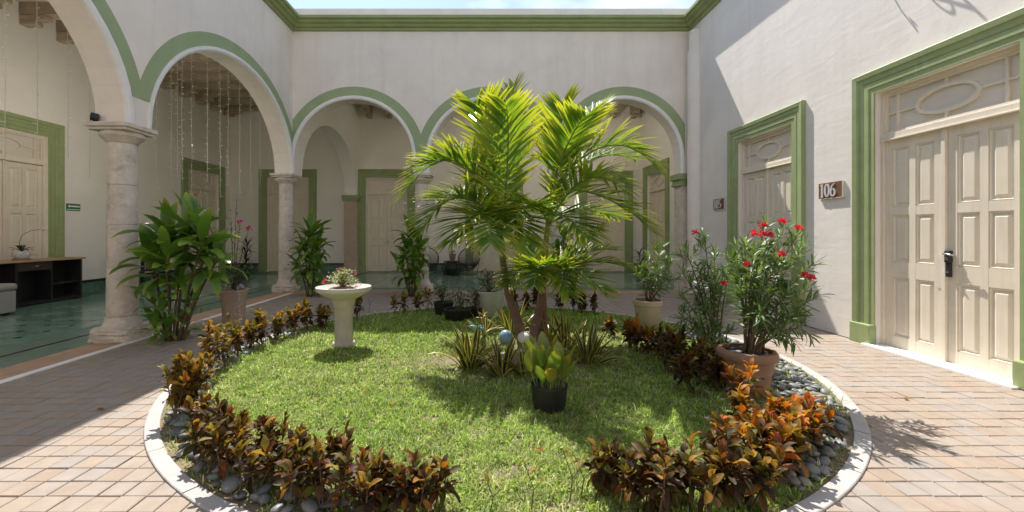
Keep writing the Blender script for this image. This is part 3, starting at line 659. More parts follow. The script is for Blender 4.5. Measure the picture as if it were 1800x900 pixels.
# ------------------------------------------------------------ leaves
def leaf_t(L, Wd, bend=.5, fold=.25, shape='ovate', n=6, wave=0.0, seed=0):
    """leaf along +Y, face up, bending down by 'bend' radians; returns a template"""
    r_ = random.Random(seed); v, f, uv = [], [], []; p = Vector((0, 0, 0)); a = 0
    for i in range(n + 1):
        s = i / n
        if shape == 'ovate': w = math.sin(math.pi * min(1, s * .93 + .05)) ** .8 * (1.15 - .3 * s)
        elif shape == 'obov': w = math.sin(math.pi * (s * .92 + .04) ** 1.25) ** .9
        elif shape == 'broad': w = math.sin(math.pi * (s * .95 + .035)) ** .62
        elif shape == 'lance': w = math.sin(math.pi * (s * .94 + .05)) ** .9 * (1 - .15 * s)
        else: w = (1 - s ** 3.2) * (.75 + .35 * math.sin(math.pi * s))
        w = max(w, .03) * Wd / 2; up = abs(fold) * w
        wz = wave * r_.uniform(-1, 1) * w
        dz = Vector((0, -math.sin(a), math.cos(a)))
        nrm = Vector((0, math.sin(a), math.cos(a)))
        v += [p + Vector((-w, 0, 0)) + nrm * (up + wz), p.copy(), p + Vector((w, 0, 0)) + nrm * (up - wz)]
        uv += [(0, s), (.5, s), (1, s)]
        a += bend / n * (1.5 * s + .25) * 1.0
        p = p + Vector((0, math.cos(a), -math.sin(a))) * (L / n)
    for i in range(n):
        for j in (0, 1): f.append((i * 3 + j, i * 3 + j + 1, i * 3 + j + 4, i * 3 + j + 3))
    return (v, f, uv)
def orient(loc, d, roll=0.0, s=1.0):
    d = Vector(d).normalized(); up = Vector((0, 0, 1))
    if abs(d.z) > .97: up = Vector((rng.uniform(-1, 1), rng.uniform(-1, 1), .1))
    x = d.cross(up).normalized(); z = x.cross(d)
    m = Matrix((x, d, z)).transposed().to_4x4()
    return Matrix.Translation(loc) @ m @ Matrix.Rotation(roll, 4, 'Y') @ Matrix.Scale(s, 4)
def sph(az, el): return Vector((math.cos(el) * math.cos(az), math.cos(el) * math.sin(az), math.sin(el)))
def bez(a, b, c, s): return a * (1 - s) ** 2 + b * 2 * s * (1 - s) + c * s * s

# croton border ------------------------------------------------------------
CT = [leaf_t(.078, .030, .9, .35, 'obov', 5, .35, 1), leaf_t(.068, .032, .5, .25, 'obov', 5, .4, 2), leaf_t(.086, .027, 1.3, .4, 'obov', 5, .3, 3), leaf_t(.064, .026, .3, .5, 'obov', 5, .4, 4)]
CM = {c: [MB().inst(t, Matrix()).mesh('leaf', m, True) for t in CT] for c, m in CROT.items()}
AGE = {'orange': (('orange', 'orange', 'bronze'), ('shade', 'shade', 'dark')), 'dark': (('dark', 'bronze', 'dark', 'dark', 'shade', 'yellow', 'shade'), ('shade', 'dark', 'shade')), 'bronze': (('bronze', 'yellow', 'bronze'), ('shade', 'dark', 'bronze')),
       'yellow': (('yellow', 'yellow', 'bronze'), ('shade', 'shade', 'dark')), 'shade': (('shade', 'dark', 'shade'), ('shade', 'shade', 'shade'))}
def croton(loc, h, spread, col, stems, label, group, near, size=1.0, dens=1.0):
    t = thing('croton_shrub', label, 'croton', loc, 0, group)
    fol = {}
    for q in range(stems):
        az = rng.uniform(0, 6.28); top = Vector((math.cos(az) * spread * rng.uniform(.15, 1), math.sin(az) * spread * rng.uniform(.15, 1), h * rng.uniform(.6, 1)))
        base = Vector((top.x * .25, top.y * .25, -.02)); mid = (base + top) / 2 + Vector((rng.gauss(0, .02), rng.gauss(0, .02), 0))
        pts = [bez(base, mid, top, s / 4) for s in range(5)]
        MB().tube(pts, [.0055, .005, .0045, .004, .003], 5).build('stem', m_stem, t, world=False, smooth=True)
        n = max(6, int(rng.randint(14, 22) * dens)); ph = rng.uniform(0, 6.28); lo = rng.uniform(.30, .55)
        for i in range(n):
            s = i / (n - 1); pos = bez(base, mid, top, 1 - lo * s)
            el = R(80 - 78 * s + rng.gauss(0, 14) - (25 if s > .75 else 0)); a = ph + i * 2.4 + rng.gauss(0, .3)
            k = rng.randrange(4); m = orient(pos, sph(a, el), rng.gauss(0, .5), size * rng.uniform(.65, 1.35))
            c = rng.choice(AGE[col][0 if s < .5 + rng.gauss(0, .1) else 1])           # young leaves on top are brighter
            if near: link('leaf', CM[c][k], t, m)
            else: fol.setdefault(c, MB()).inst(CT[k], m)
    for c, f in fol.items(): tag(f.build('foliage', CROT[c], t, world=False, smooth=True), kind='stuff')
def ring_place(px, far, r):
    u = (px - CX) / F; a = 1 + u * u; b_ = -2 * (u * BED.x + BED.y); c_ = BED.x ** 2 + BED.y ** 2 - r * r
    D = b_ * b_ - 4 * a * c_
    if D < 0: Y = -b_ / (2 * a)
    else: Y = (-b_ + (1 if far else -1) * math.sqrt(D)) / (2 * a)
    return Vector((u * Y, Y, 0))
crot = []
ONE = {(385, 'dark'): 'red-brown croton right beside the small black garden spotlight', (752, 'dark'): 'red-brown croton closing its row at the open grass gap', (352, 'dark'): 'red-brown croton next to the last bronze croton',
       (1062, 'dark'): 'rust-brown croton opening its row at the grass gap with bare stems', (1370, 'dark'): 'rust-brown croton pressed against the bright orange clump', (628, 'yellow'): 'yellowish croton standing alone past the birdbath pedestal',
       (398, 'yellow'): 'yellowish croton next to the tall bronze crotons', (1432, 'orange'): 'bright orange croton leaning over the grey river pebbles', (1108, 'orange'): 'orange-topped croton touching the beige pot',
       (1046, 'shade'): 'dark croton next to the reddish brown croton by the beige pot', (905, 'shade'): 'dark croton just behind the slim palm trunk', (1262, 'dark'): 'dark maroon croton touching the terracotta pot', (372, 'bronze'): 'tall bronze croton next to the yellowish row', (1300, 'orange'): 'bright orange croton beside the rust-brown row'}
for px in (300, 322, 345): crot.append((px, 0, 3.13, .44, .12, 'bronze', 5, 'bronze-leaved croton by the pale kerb and grey pebbles', 'bronze crotons along the kerb'))
for px in (318, 338, 356, 372): crot.append((px, 1, 3.13, .50, .13, 'bronze', 4, 'bronze-leaved croton by the pale kerb and grey pebbles', 'bronze crotons along the kerb'))
for px in (398, 420, 443, 466, 490, 515, 540, 566, 628): crot.append((px, 1, 3.1, .43, .11, 'yellow', 4, 'yellowish croton in the row between birdbath and big cordyline', 'yellow crotons in the row by the birdbath'))
for px in (697, 712, 735, 753): crot.append((px, 1, 3.1, .42, .08, 'yellow', 2, 'thin yellowish croton in front of the slim cordyline', 'thin crotons before the slim cordyline'))
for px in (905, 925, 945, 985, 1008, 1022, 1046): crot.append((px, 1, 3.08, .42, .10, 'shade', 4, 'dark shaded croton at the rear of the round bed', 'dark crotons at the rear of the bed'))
for px, yy, c in ((1075, 6.1, 'dark'), (1108, 5.55, 'orange'), (1143, 5.2, 'orange'), (1165, 5.0, 'orange'), (1122, 5.3, 'orange')): crot.append((px, None, yy, .34, .10, c, 5, 'orange-topped croton beside the beige pot' if c == 'orange' else 'reddish brown croton beside the beige pot', 'orange crotons by the beige pot' if c == 'orange' else None))
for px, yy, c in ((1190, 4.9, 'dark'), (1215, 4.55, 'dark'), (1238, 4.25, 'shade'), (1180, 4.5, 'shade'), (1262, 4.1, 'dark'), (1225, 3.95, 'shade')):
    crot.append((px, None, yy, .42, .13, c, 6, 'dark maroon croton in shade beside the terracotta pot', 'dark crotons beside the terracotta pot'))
for px, yy in ((1305, 3.45), (1290, 3.25)): crot.append((px, None, yy, .34, .10, 'orange', 5, 'low orange croton at the foot of the terracotta pot', 'orange crotons at the foot of the terracotta pot'))
for px, yy in ((1335, 2.85), (1372, 2.95), (1408, 2.98), (1432, 3.05), (1345, 2.65), (1300, 2.72), (1388, 2.82), (1360, 2.78)): crot.append((px, None, yy, .33, .11, 'orange', 6, 'bright orange croton between terracotta pot and river pebbles', 'bright orange crotons by the pebbles'))
for px, yy in ((1062, 2.45), (1100, 2.38), (1130, 2.30), (1170, 2.42), (1205, 2.36), (1250, 2.42), (1290, 2.40), (1345, 2.45), (1370, 2.6), (1150, 2.26), (1230, 2.26), (1310, 2.32)): crot.append((px, None, yy, .30, .12, 'dark', 4, 'rust-brown croton on the lawn edge near the orange crotons', 'rust crotons on the open lawn edge'))
for px, yy in ((352, 3.05), (385, 2.92), (418, 2.76), (450, 2.66), (484, 2.58), (520, 2.5), (552, 2.42), (590, 2.38), (630, 2.34), (672, 2.30), (712, 2.28), (752, 2.26), (405, 2.55), (440, 2.48), (505, 2.36), (572, 2.28), (650, 2.22), (732, 2.2), (370, 2.75)): crot.append((px, None, yy, (.33 if px < 560 else .29), .12, 'dark', 4, 'dark red-brown croton rising from pebbles beside the sunny lawn', 'red-brown crotons beside the sunny lawn'))
croton_pos = []
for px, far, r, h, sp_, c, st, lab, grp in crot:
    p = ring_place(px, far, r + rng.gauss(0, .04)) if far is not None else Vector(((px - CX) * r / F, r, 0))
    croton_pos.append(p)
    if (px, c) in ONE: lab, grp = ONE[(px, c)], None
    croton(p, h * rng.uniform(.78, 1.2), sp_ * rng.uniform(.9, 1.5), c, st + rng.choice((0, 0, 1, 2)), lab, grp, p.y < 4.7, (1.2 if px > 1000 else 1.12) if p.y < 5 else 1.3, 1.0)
for px, yy, h in ((860, 2.25, .22), (932, 2.28, .26), (1000, 2.35, .3), (1020, 2.4, .24), (648, 8.0, .30)):
    t = thing('bare_seedling', 'thin bare croton stem standing at the lawn edge', 'seedling', ((px - CX) * yy / F, yy, 0), 0, 'bare stems at the lawn edge')
    MB().tube([(0, 0, -.02), (.02, 0, h * .5), (-.03, .03, h)], [.004, .003, .002], 5).tube([(.02, 0, h * .5), (.07, -.03, h * .8)], [.003, .0015], 5).build('stem', m_stem, t, world=False)
    for i in range(3): link('leaf', CM['bronze'][i], t, orient(((-.03, .03, h), (.07, -.03, h * .8), (-.01, .02, h * .8))[i], sph(i * 2.2 + px, R(-20 + 30 * i)), 0, .7))

# bed: soil, kerb stones, pebbles, lawn ------------------------------------------------------------
bed = tag(MB().lathe([(RI + .02, -.05), (RI + .02, -.004), (1.5, .012)], 96, BED).build('planting_bed', m_soil), kind='structure')
kerb = tag(MB().lathe([(RB - .02, -.07), (RB - .02, -.02), (RI + .02, -.02), (RI + .02, -.07)], 96, BED).build('bed_kerb', m_joint), kind='structure')
KN = 30; b = MB(); n = 5; g = .0012
for i in range(n + 1):
    a = -math.pi / KN + g + (2 * math.pi / KN - 2 * g) * i / n
    for r, z in ((RI, -.03), (RI, .010), (RI + .005, .014), (RB - .005, .014), (RB, .010), (RB, -.03)): b.v.append((r * math.cos(a), r * math.sin(a), z)); b.uv.append((0, 0))
for i in range(n):
    for j in range(5): b.f.append((i * 6 + j, (i + 1) * 6 + j, (i + 1) * 6 + j + 1, i * 6 + j + 1))
b.f += [tuple(range(6)), tuple(range(n * 6, n * 6 + 6))[::-1]]
km = b.mesh('kerb_stone', m_kerb)
for i in range(KN): link('kerb_stone', km, kerb, Matrix.Translation((BED.x, BED.y, rng.gauss(0, .002))) @ Matrix.Rotation(2 * math.pi * i / KN + .05, 4, 'Z'))
def pebble_t(seed):
    r_ = random.Random(seed); bm = bmesh.new(); bmesh.ops.create_icosphere(bm, subdivisions=2, radius=1)
    sx, sy, sz = r_.uniform(.85, 1.25), r_.uniform(.65, .9), r_.uniform(.38, .55); k = Vector((r_.uniform(-1, 1), r_.uniform(-1, 1), 0))
    for v in bm.verts:
        c = v.co; c *= 1 + .1 * c.dot(k) + r_.gauss(0, .012); v.co = (c.x * sx, c.y * sy, c.z * sz)
    bm.verts.index_update(); t = ([v.co.copy() for v in bm.verts], [tuple(v.index for v in f.verts) for f in bm.faces], [(0, 0)] * len(bm.verts)); bm.free(); return t
PTm = [pebble_t(i) for i in range(8)]; PM = [MB().inst(t, Matrix()).mesh('pebble', m_peb, True) for t in PTm]
peb, placed = [], []
pot_c = Vector((2.43, 3.98, 0))
def peb_w(ang):                                                        # how far the pebble strip reaches in from the kerb
    d = math.degrees(ang) % 360                                        # 0 = right, 270 = towards the viewer
    if d > 300 or d < 20: return .50
    if 160 < d < 262: return .20
    if 262 <= d <= 300: return 0
    return 0
grid = {}
for _ in range(9000):
    a = rng.uniform(R(160), R(380)); w = peb_w(a)
    if w == 0 or (w == .20 and rng.random() < .93): continue
    r = RI - .02 - w * rng.random() ** 1.3; s = rng.uniform(.028, .058)
    p = Vector((BED.x + (r - s) * math.cos(a), BED.y + (r - s) * math.sin(a), .0))
    key = (int(p.x / .12), int(p.y / .12)); ok = True
    for i in (-1, 0, 1):
        for j in (-1, 0, 1):
            for q, s2 in grid.get((key[0] + i, key[1] + j), []):
                if (q - p).length < (s + s2) * .72: ok = False
    if not ok or (p - pot_c).length < .24: continue
    grid.setdefault(key, []).append((p, s)); px, py = pix((p.x, p.y, .02))
    peb.append(((s / p.y ** 1.5 if -10 < px < 1810 and py < 905 else 0), p, s))
peb.sort(key=lambda q: -q[0]); rest = MB()
for i, (w, p, s) in enumerate(peb):
    k = rng.randrange(8); m = Matrix.Translation((p.x, p.y, s * .36 + rng.uniform(0, .012))) @ Euler((rng.gauss(0, .22), rng.gauss(0, .22), rng.uniform(0, 6.28))).to_matrix().to_4x4() @ Matrix.Scale(s, 4)
    if i < 300: link('pebble', PM[k], bed, m)
    else: rest.inst(PTm[k], m)
if rest.v: tag(rest.build('pebbles_beyond', m_peb, bed, smooth=True), kind='stuff')

def grass():
    g = np.random.default_rng(3); N_ = 430000
    NT = 34000; tr_ = 3.35 * np.sqrt(g.random(NT)); ta = g.random(NT) * 2 * np.pi; k = g.integers(0, NT, N_ * 2)
    jx, jy = g.normal(0, .016, N_ * 2), g.normal(0, .016, N_ * 2); tone = g.normal(0, 1, NT)[k]; tall = np.clip(g.normal(1, .28, NT), .45, 1.9)[k]
    x, y = BED.x + tr_[k] * np.cos(ta[k]) + jx, BED.y + tr_[k] * np.sin(ta[k]) + jy
    r, a = np.hypot(x - BED.x, y - BED.y), np.arctan2(y - BED.y, x - BED.x) % (2 * np.pi)
    keep = g.random(N_ * 2) < np.clip((3.6 / np.maximum(y, 2.0)) ** 1.25, .22, 1.0)
    deg = np.degrees(a)
    edge = np.where((deg > 300) | (deg < 20), 2.84, np.where((deg > 160) & (deg <= 262), 3.12, 3.35))
    keep &= (r < edge + g.normal(0, .06, N_ * 2)) | (g.random(N_ * 2) < .10)
    keep &= np.hypot(x - pot_c.x, y - pot_c.y) > .2
    def blob(s, k):                                                    # smooth patchiness
        gg = np.random.default_rng(k); t = np.zeros_like(x)
        for _ in range(9):
            th, f, ph = gg.random() * 6.28, s * (.5 + gg.random()), gg.random() * 6.28
            t += np.sin(f * (x * np.cos(th) + y * np.sin(th)) + ph)
        return t / 3
    bare = blob(2.2, 5); fine = blob(9, 8)
    keep &= ~((bare + .6 * fine > 1.45) & (g.random(N_ * 2) < .75))
    bareness = 1.05 * np.exp(-((x - .55) ** 2 + (y - 5.2) ** 2) / .55) + .8 * np.exp(-((x + .35) ** 2 / .5 + (y - 4.95) ** 2 / .12)) + .55 * np.exp(-((x + 1.9) ** 2 + (y - 5.3) ** 2) / .25) + .9 * np.exp(-((x - 2.3) ** 2 + (y - 3.6) ** 2) / .35)
    keep &= g.random(N_ * 2) > bareness * .97
    x, y, bare, fine, tone, tall, jx, jy = [q[keep][:N_] for q in (x, y, bare, fine, tone, tall, jx, jy)]; n = len(x)
    L_ = g.gamma(7, .0050, n) * (1 + .15 * fine) * tall; wd = g.uniform(.0019, .0040, n) * np.clip(y / 3.2, 1, 2.2)
    az = np.arctan2(jy, jx) + g.normal(0, .9, n); lean = np.clip(g.normal(.95, .40, n), .05, 1.9)
    dx, dy = np.cos(az), np.sin(az); sx, sy = -dy, dx
    h1, h2 = L_ * .55 * np.cos(lean * .55), L_ * (.55 * np.cos(lean * .55) + .45 * np.cos(lean * 1.4))
    o1, o2 = L_ * .55 * np.sin(lean * .55), L_ * (.55 * np.sin(lean * .55) + .45 * np.sin(lean * 1.4))
    v = np.zeros((n, 5, 3), dtype=np.float32); z0 = .002
    for k, (o, h, w) in enumerate(((0, 0, 1), (0, 0, -1), (o1, h1, -.85), (o1, h1, .85), (o2, h2, 0))):
        v[:, k, 0] = x + dx * o + sx * wd * w; v[:, k, 1] = y + dy * o + sy * wd * w; v[:, k, 2] = z0 + h
    me = bpy.data.meshes.new('lawn_grass'); me.vertices.add(n * 5); me.vertices.foreach_set('co', v.ravel())
    base = (np.arange(n) * 5)[:, None]
    lp_ = np.concatenate([base + np.array([[0, 1, 2, 3]]), base + np.array([[3, 2, 4]])], axis=1)
    me.loops.add(n * 7); me.loops.foreach_set('vertex_index', lp_.ravel().astype(np.int32))
    me.polygons.add(n * 2); ls = np.stack([np.arange(n) * 7, np.arange(n) * 7 + 4], 1).ravel().astype(np.int32)
    me.polygons.foreach_set('loop_start', ls)
    gr_ = np.array([.21, .36, .06]); li = np.array([.42, .53, .095]); st = np.array([.56, .50, .28]); dk = np.array([.11, .20, .045])
    t = g.random(n)[:, None]; col = np.where(t < .5, gr_ + (li - gr_) * (t * 2), li + (dk - li) * (t - .5) * 2)
    dry = (g.random(n) < np.clip(.16 + .10 * bare + .05 * fine, .04, .55))[:, None]; col = np.where(dry, st * (.7 + .5 * g.random(n)[:, None]), col) * np.clip(1.08 + .26 * tone, .5, 1.7)[:, None]
    ca = me.color_attributes.new('Col', 'FLOAT_COLOR', 'POINT'); c4 = np.ones((n, 5, 4), dtype=np.float32); c4[:, :, :3] = col[:, None, :]
    ca.data.foreach_set('color', c4.ravel()); me.update(calc_edges=True); me.validate()
    m = bpy.data.materials.new('grass_blade'); m.use_nodes = True; N, L = m.node_tree.nodes, m.node_tree.links
    at = N.new('ShaderNodeVertexColor'); at.layer_name = 'Col'; bs = N['Principled BSDF']; bs.inputs['Roughness'].default_value = .5; bs.inputs['Specular IOR Level'].default_value = .3
    tr = N.new('ShaderNodeBsdfTranslucent'); ms = N.new('ShaderNodeMixShader'); ms.inputs[0].default_value = .4
    L.new(at.outputs[0], bs.inputs[0]); L.new(at.outputs[0], tr.inputs[0]); L.new(bs.outputs[0], ms.inputs[1]); L.new(tr.outputs[0], ms.inputs[2]); L.new(ms.outputs[0], N['Material Output'].inputs[0])
    me.materials.append(m); o = bpy.data.objects.new('lawn_grass', me); C.objects.link(o)
    tag(o, 'sunny short green lawn filling the round bed', 'grass', kind='stuff')
grass()

# ------------------------------------------------------------ palms
def frond(root, a, b_, c, n=36, Lm=.62, fw=.045, up=.3, seed=0):
    """rachis along a Bezier (world points), leaflets on both sides"""
    r_ = random.Random(seed); a, b_, c = Vector(a), Vector(b_), Vector(c); o = Vector(root.location)
    pts = [bez(a, b_, c, i / 14) - o for i in range(15)]
    fr = MB().tube(pts, [.017 * (1 - .8 * i / 14) for i in range(15)], 6).build('frond', m_gstem, root, world=False, smooth=True)
    lf = MB()
    for i in range(n):
        s = .14 + .86 * (i + .5) / n
        p = bez(a, b_, c, s) - o; t = ((bez(a, b_, c, min(1, s + .02)) - bez(a, b_, c, s - .02))).normalized()
        side = t.cross(Vector((0, 0, 1)))
        if side.length < .15: side = Vector((1, .2, 0))
        side.normalize(); nrm = side.cross(t).normalized()
        prof = math.sin(math.pi * (.12 + .80 * s)) ** .7
        for sg in (-1, 1):
            fwd = .65 + .75 * s + r_.gauss(0, .12)
            d = (side * sg + t * fwd + nrm * (up + r_.gauss(0, .2))).normalized()
            L_ = Lm * prof * r_.uniform(.88, 1.08); w = fw * r_.uniform(.8, 1.1) * (.6 + .4 * prof)
            q = p.copy(); k = 5; vs_, uv = [], []
            wv = d.cross(nrm).normalized(); drp = r_.uniform(.3, 1.1)
            for j in range(k + 1):
                z = j / k; ww = w * (.35 + 1.0 * math.sin(math.pi * min(1, .15 + .62 * z)) - .35) * (1 - z ** 4) / 2 + .0006
                vs_ += [q + wv * ww + nrm * ww * .3, q.copy(), q - wv * ww + nrm * ww * .3]; uv += [(0, z), (.5, z), (1, z)]
                d = (d + Vector((0, 0, -1)) * (.09 * drp * (z + .2) * 1.2)).normalized(); q = q + d * L_ / k
            lf.add(vs_, [(j * 3 + e, j * 3 + e + 1, j * 3 + e + 4, j * 3 + e + 3) for j in range(k) for e in (0, 1)], uv)
    tag(lf.build('leaflets', m_palm, fr, world=False, smooth=True), kind='stuff')
def palm(label, path, rads, shaft, fronds, seed, **kw):
    t = thing('palm_tree', label, 'palm', path[0]); o = Vector(path[0])
    pts = []; rr_ = []
    for i in range(len(path) - 1):
        for s in range(5):
            k = s / 5; pts.append(Vector(path[i]).lerp(Vector(path[i + 1]), k) - o); rr_.append((rads[i] * (1 - k) + rads[i + 1] * k) * (1.06 if s == 0 else 1))
    pts.append(Vector(path[-1]) - o); rr_.append(rads[-1])
    MB().tube(pts, rr_, 14).build('trunk', m_bark, t, world=False, smooth=True)
    sp_ = [Vector(p) - o for p in shaft[0]]; MB().tube(sp_, shaft[1], 12).build('crownshaft', m_shaft, t, world=False, smooth=True)
    nf = len(fronds)
    for i, f in enumerate(fronds):
        k = (i * 5 % nf) / nf * .9; q = Vector(shaft[0][-1]).lerp(Vector(shaft[0][0]), k) if len(fronds) > 8 else f[0]
        frond(t, q, *f[1:], seed=seed * 50 + i, **kw)
YP = 5.85
A0, A1, A2 = P(920, 604, YP), P(893, 515, YP), P(884, 458, YP)
A3, A4 = P(879, 400, YP + .02), P(872, 345, YP + .03)
def fp(base, m, my, tip, ty): return (base, P(*m, my), P(*tip, ty))
palm('slim palm with green crownshaft leaning towards the birdbath', [A0, P(908, 560, YP), A1, A2], [.082, .064, .05, .045],
     ([A2, A3, A4], [.046, .038, .024]),
     [fp(A4, (795, 215), 5.75, (705, 345), 5.5), fp(A4, (800, 300), 5.3, (745, 400), 5.0), fp(A4, (835, 255), 6.2, (790, 258), 6.7), fp(A4, (872, 230), 5.9, (905, 152), 6.1),
      fp(A4, (900, 240), 5.3, (890, 185), 4.8), fp(A4, (862, 205), 5.6, (838, 185), 5.3), fp(A3, (850, 330), 5.1, (795, 425), 4.8), fp(A3, (820, 330), 6.5, (765, 350), 7.1), fp(A3, (905, 335), 5.2, (925, 430), 4.8), fp(A4, (810, 250), 5.5, (740, 292), 5.2), fp(A3, (860, 350), 4.9, (862, 430), 4.5)], 1)
B0, B1, B2 = P(938, 600, YP - .1), P(950, 535, YP - .05), P(957, 470, YP)
B3, B4 = P(961, 410, YP), P(968, 335, YP)
palm('taller palm with long arching fronds leaning towards the numbered doors', [B0, P(944, 565, YP - .08), B1, B2], [.095, .068, .049, .043],
     ([B2, B3, B4], [.044, .038, .023]),
     [fp(B4, (982, 230), 5.8, (988, 180), 5.9), fp(B4, (1005, 235), 6.1, (1058, 188), 6.3), fp(B4, (1075, 195), 5.7, (1158, 300), 5.4), fp(B4, (1030, 265), 5.3, (1095, 335), 4.9),
      fp(B3, (1060, 320), 5.9, (1152, 410), 5.7), fp(B3, (945, 330), 5.3, (905, 385), 4.8), fp(B4, (1000, 230), 5.4, (1030, 205), 5.0), fp(B3, (985, 350), 5.1, (1030, 420), 4.7), fp(B4, (1045, 250), 6.2, (1115, 280), 6.5), fp(B3, (1020, 350), 6.3, (1085, 385), 6.6)], 2)
D0, D1 = P(957, 585, YP + .15), P(955, 500, YP + .15)
palm('short young palm with low spreading fronds at the foot of the taller palms', [D0, D1], [.05, .035], ([D1, P(956, 470, YP + .15)], [.036, .02]),
     [fp(D1, (995, 450), 5.9, (1060, 400), 5.9), fp(D1, (1010, 440), 5.7, (1105, 470), 5.5), fp(D1, (985, 440), 5.5, (1070, 520), 5.1), fp(D1, (930, 445), 5.7, (895, 500), 5.4), fp(D1, (965, 440), 5.4, (1000, 520), 5.0), fp(D1, (940, 430), 6.2, (900, 420), 6.5), fp(D1, (1000, 430), 6.1, (1085, 440), 6.2), fp(D1, (950, 430), 5.4, (940, 500), 5.0)], 3, Lm=.48, n=32, fw=.046)

# ------------------------------------------------------------ cordylines
CL = [leaf_t(.52, .145, b_, .18, 'broad', 9, .12, i) for i, b_ in enumerate((.4, .9, 1.4, 1.7))]
CLM = [MB().inst(t, Matrix()).mesh('leaf', m_cord, True) for t in CL]
def cordyline(loc, label, heads, size=1.0, base_shoots=4, skirt=0):
    t = thing('cordyline', label, 'cordyline', loc, 0, 'tall cordyline plants in the court')
    def tuft(top, d, n, s):
        ph = rng.uniform(0, 6.28)
        for i in range(n):
            k = i / max(1, n - 1); el = R(74 - 84 * k ** .8 + rng.gauss(0, 9)); a = ph + i * 2.4 + rng.gauss(0, .2)
            v = sph(a, el) + d * .08
            link('leaf', CLM[min(3, int(k * 3 + rng.random() * 1.2))], t, orient(top - d * (k * .30 * s), v, rng.gauss(0, .25), s * rng.uniform(.8, 1.1) * (.8 + .3 * math.sin(math.pi * min(1, k + .25)))))
    for (x, y, z, n, s) in heads:
        top = Vector((x, y, z)); base = Vector((x * .25, y * .25, -.01)); mid = Vector((x * .45, y * .45, z * .5))
        pts = [bez(base, mid, top, i / 6) for i in range(7)]
        MB().tube(pts, [.017, .016, .016, .015, .014, .013, .012], 8).build('cane', m_stem if z > .5 else m_gstem, t, world=False, smooth=True)
        tuft(top, (pts[-1] - pts[-2]).normalized(), n, s * size)
    for i in range(base_shoots):
        a = rng.uniform(0, 6.28); q = Vector((.22 * math.cos(a), .18 * math.sin(a), 0)); 
        MB().tube([q * .4 + Vector((0, 0, -.01)), q + Vector((0, 0, .22))], .009, 6).build('cane', m_gstem, t, world=False)
        tuft(q + Vector((0, 0, .26)), Vector((0, 0, 1)), 8, .55 * size)
cordyline(G(302, 598), 'large glossy green cordyline with yellowing tips by the near stone column', [(-.06, 0, 1.50, 24, 1.1), (.22, .05, 1.62, 24, 1.05), (.52, -.1, 1.42, 22, 1.05), (.08, -.22, 1.2, 15, 1.1), (.42, .1, 1.2, 14, 1.05), (-.22, -.08, 1.12, 13, 1.1), (.65, 0, 1.15, 12, 1.0), (.2, -.15, .8, 10, .75), (-.2, -.1, .6, 9, .7), (.4, -.1, .6, 8, .65), (0, -.2, .45, 8, .6)], 1.0, 5)
cordyline(G(545, 521), 'bushy upright cordyline before the inner corner column', [(0, 0, 1.52, 20, 1.05), (-.16, .05, 1.2, 16, 1.0), (.2, -.05, 1.2, 16, 1.0), (.02, -.12, .9, 15, 1.0), (-.22, -.1, .75, 12, .9), (.2, -.1, .7, 12, .9), (0, -.1, .42, 10, .75)], 1.0, 3)
cordyline(G(724, 520), 'bushy upright cordyline before the cream door with steel lever', [(0, 0, 1.50, 20, 1.05), (-.16, .05, 1.15, 16, 1.0), (.2, -.05, 1.2, 16, 1.0), (.05, -.12, .88, 15, 1.0), (-.24, -.1, .7, 12, .95), (.24, -.1, .7, 12, .9), (.05, -.1, .42, 10, .75)], 1.0, 3)
cordyline(Vector((1.85, 10.2, 0)), 'dark shaded cordyline half hidden behind the palm trunks', [(0, 0, 1.45, 16, .95), (-.14, 0, 1.1, 10, .9), (.15, 0, 1.05, 10, .9), (0, -.1, .7, 10, .9)], .95, 2)

# ------------------------------------------------------------ pots
def pot(root, prof, m, wall=.02, n=36, soil=True, sm=None, name='pot'):
    inner = [(max(.01, r - wall), z) for r, z in reversed(prof)]; k = next((i for i, (r, z) in enumerate(inner) if z < prof[-1][1] - .05), 1)
    b = MB(); full = prof + inner[:k + 1]; b.lathe(full, n); b.f = b.f[:-1]; b.f[-1] = b.f[-1]
    p = b.build(name, m, root, world=False, smooth='auto')
    zt = prof[-1][1] - .045; rt = min(r for r, z in prof if z >= zt - .05) - wall * .6
    MB().lathe([(rt, zt - .03), (rt, zt), (rt * .5, zt + .015)], n, wob=.02).build('potting_soil', sm or m_psoil, root, world=False, smooth=True)
    return p
LANCE = [leaf_t(.13, .021, .35, .3, 'lance', 4, 0, 1), leaf_t(.12, .019, .8, .3, 'lance', 4, 0, 2), leaf_t(.14, .020, -.2, .3, 'lance', 4, 0, 3)]
def flower_t(r, n, seed):
    b = MB(); r_ = random.Random(seed)
    for i in range(n):
        d = sph(r_.uniform(0, 6.28), r_.uniform(-.3, 1.4)); b.inst(leaf_t(r, r * .8, -.5, .3, 'obov', 3, .3, i), orient(d * r * r_.uniform(.1, .7), d + Vector((r_.gauss(0, .5), r_.gauss(0, .5), r_.gauss(0, .4))), r_.uniform(-1, 1)))
    return b
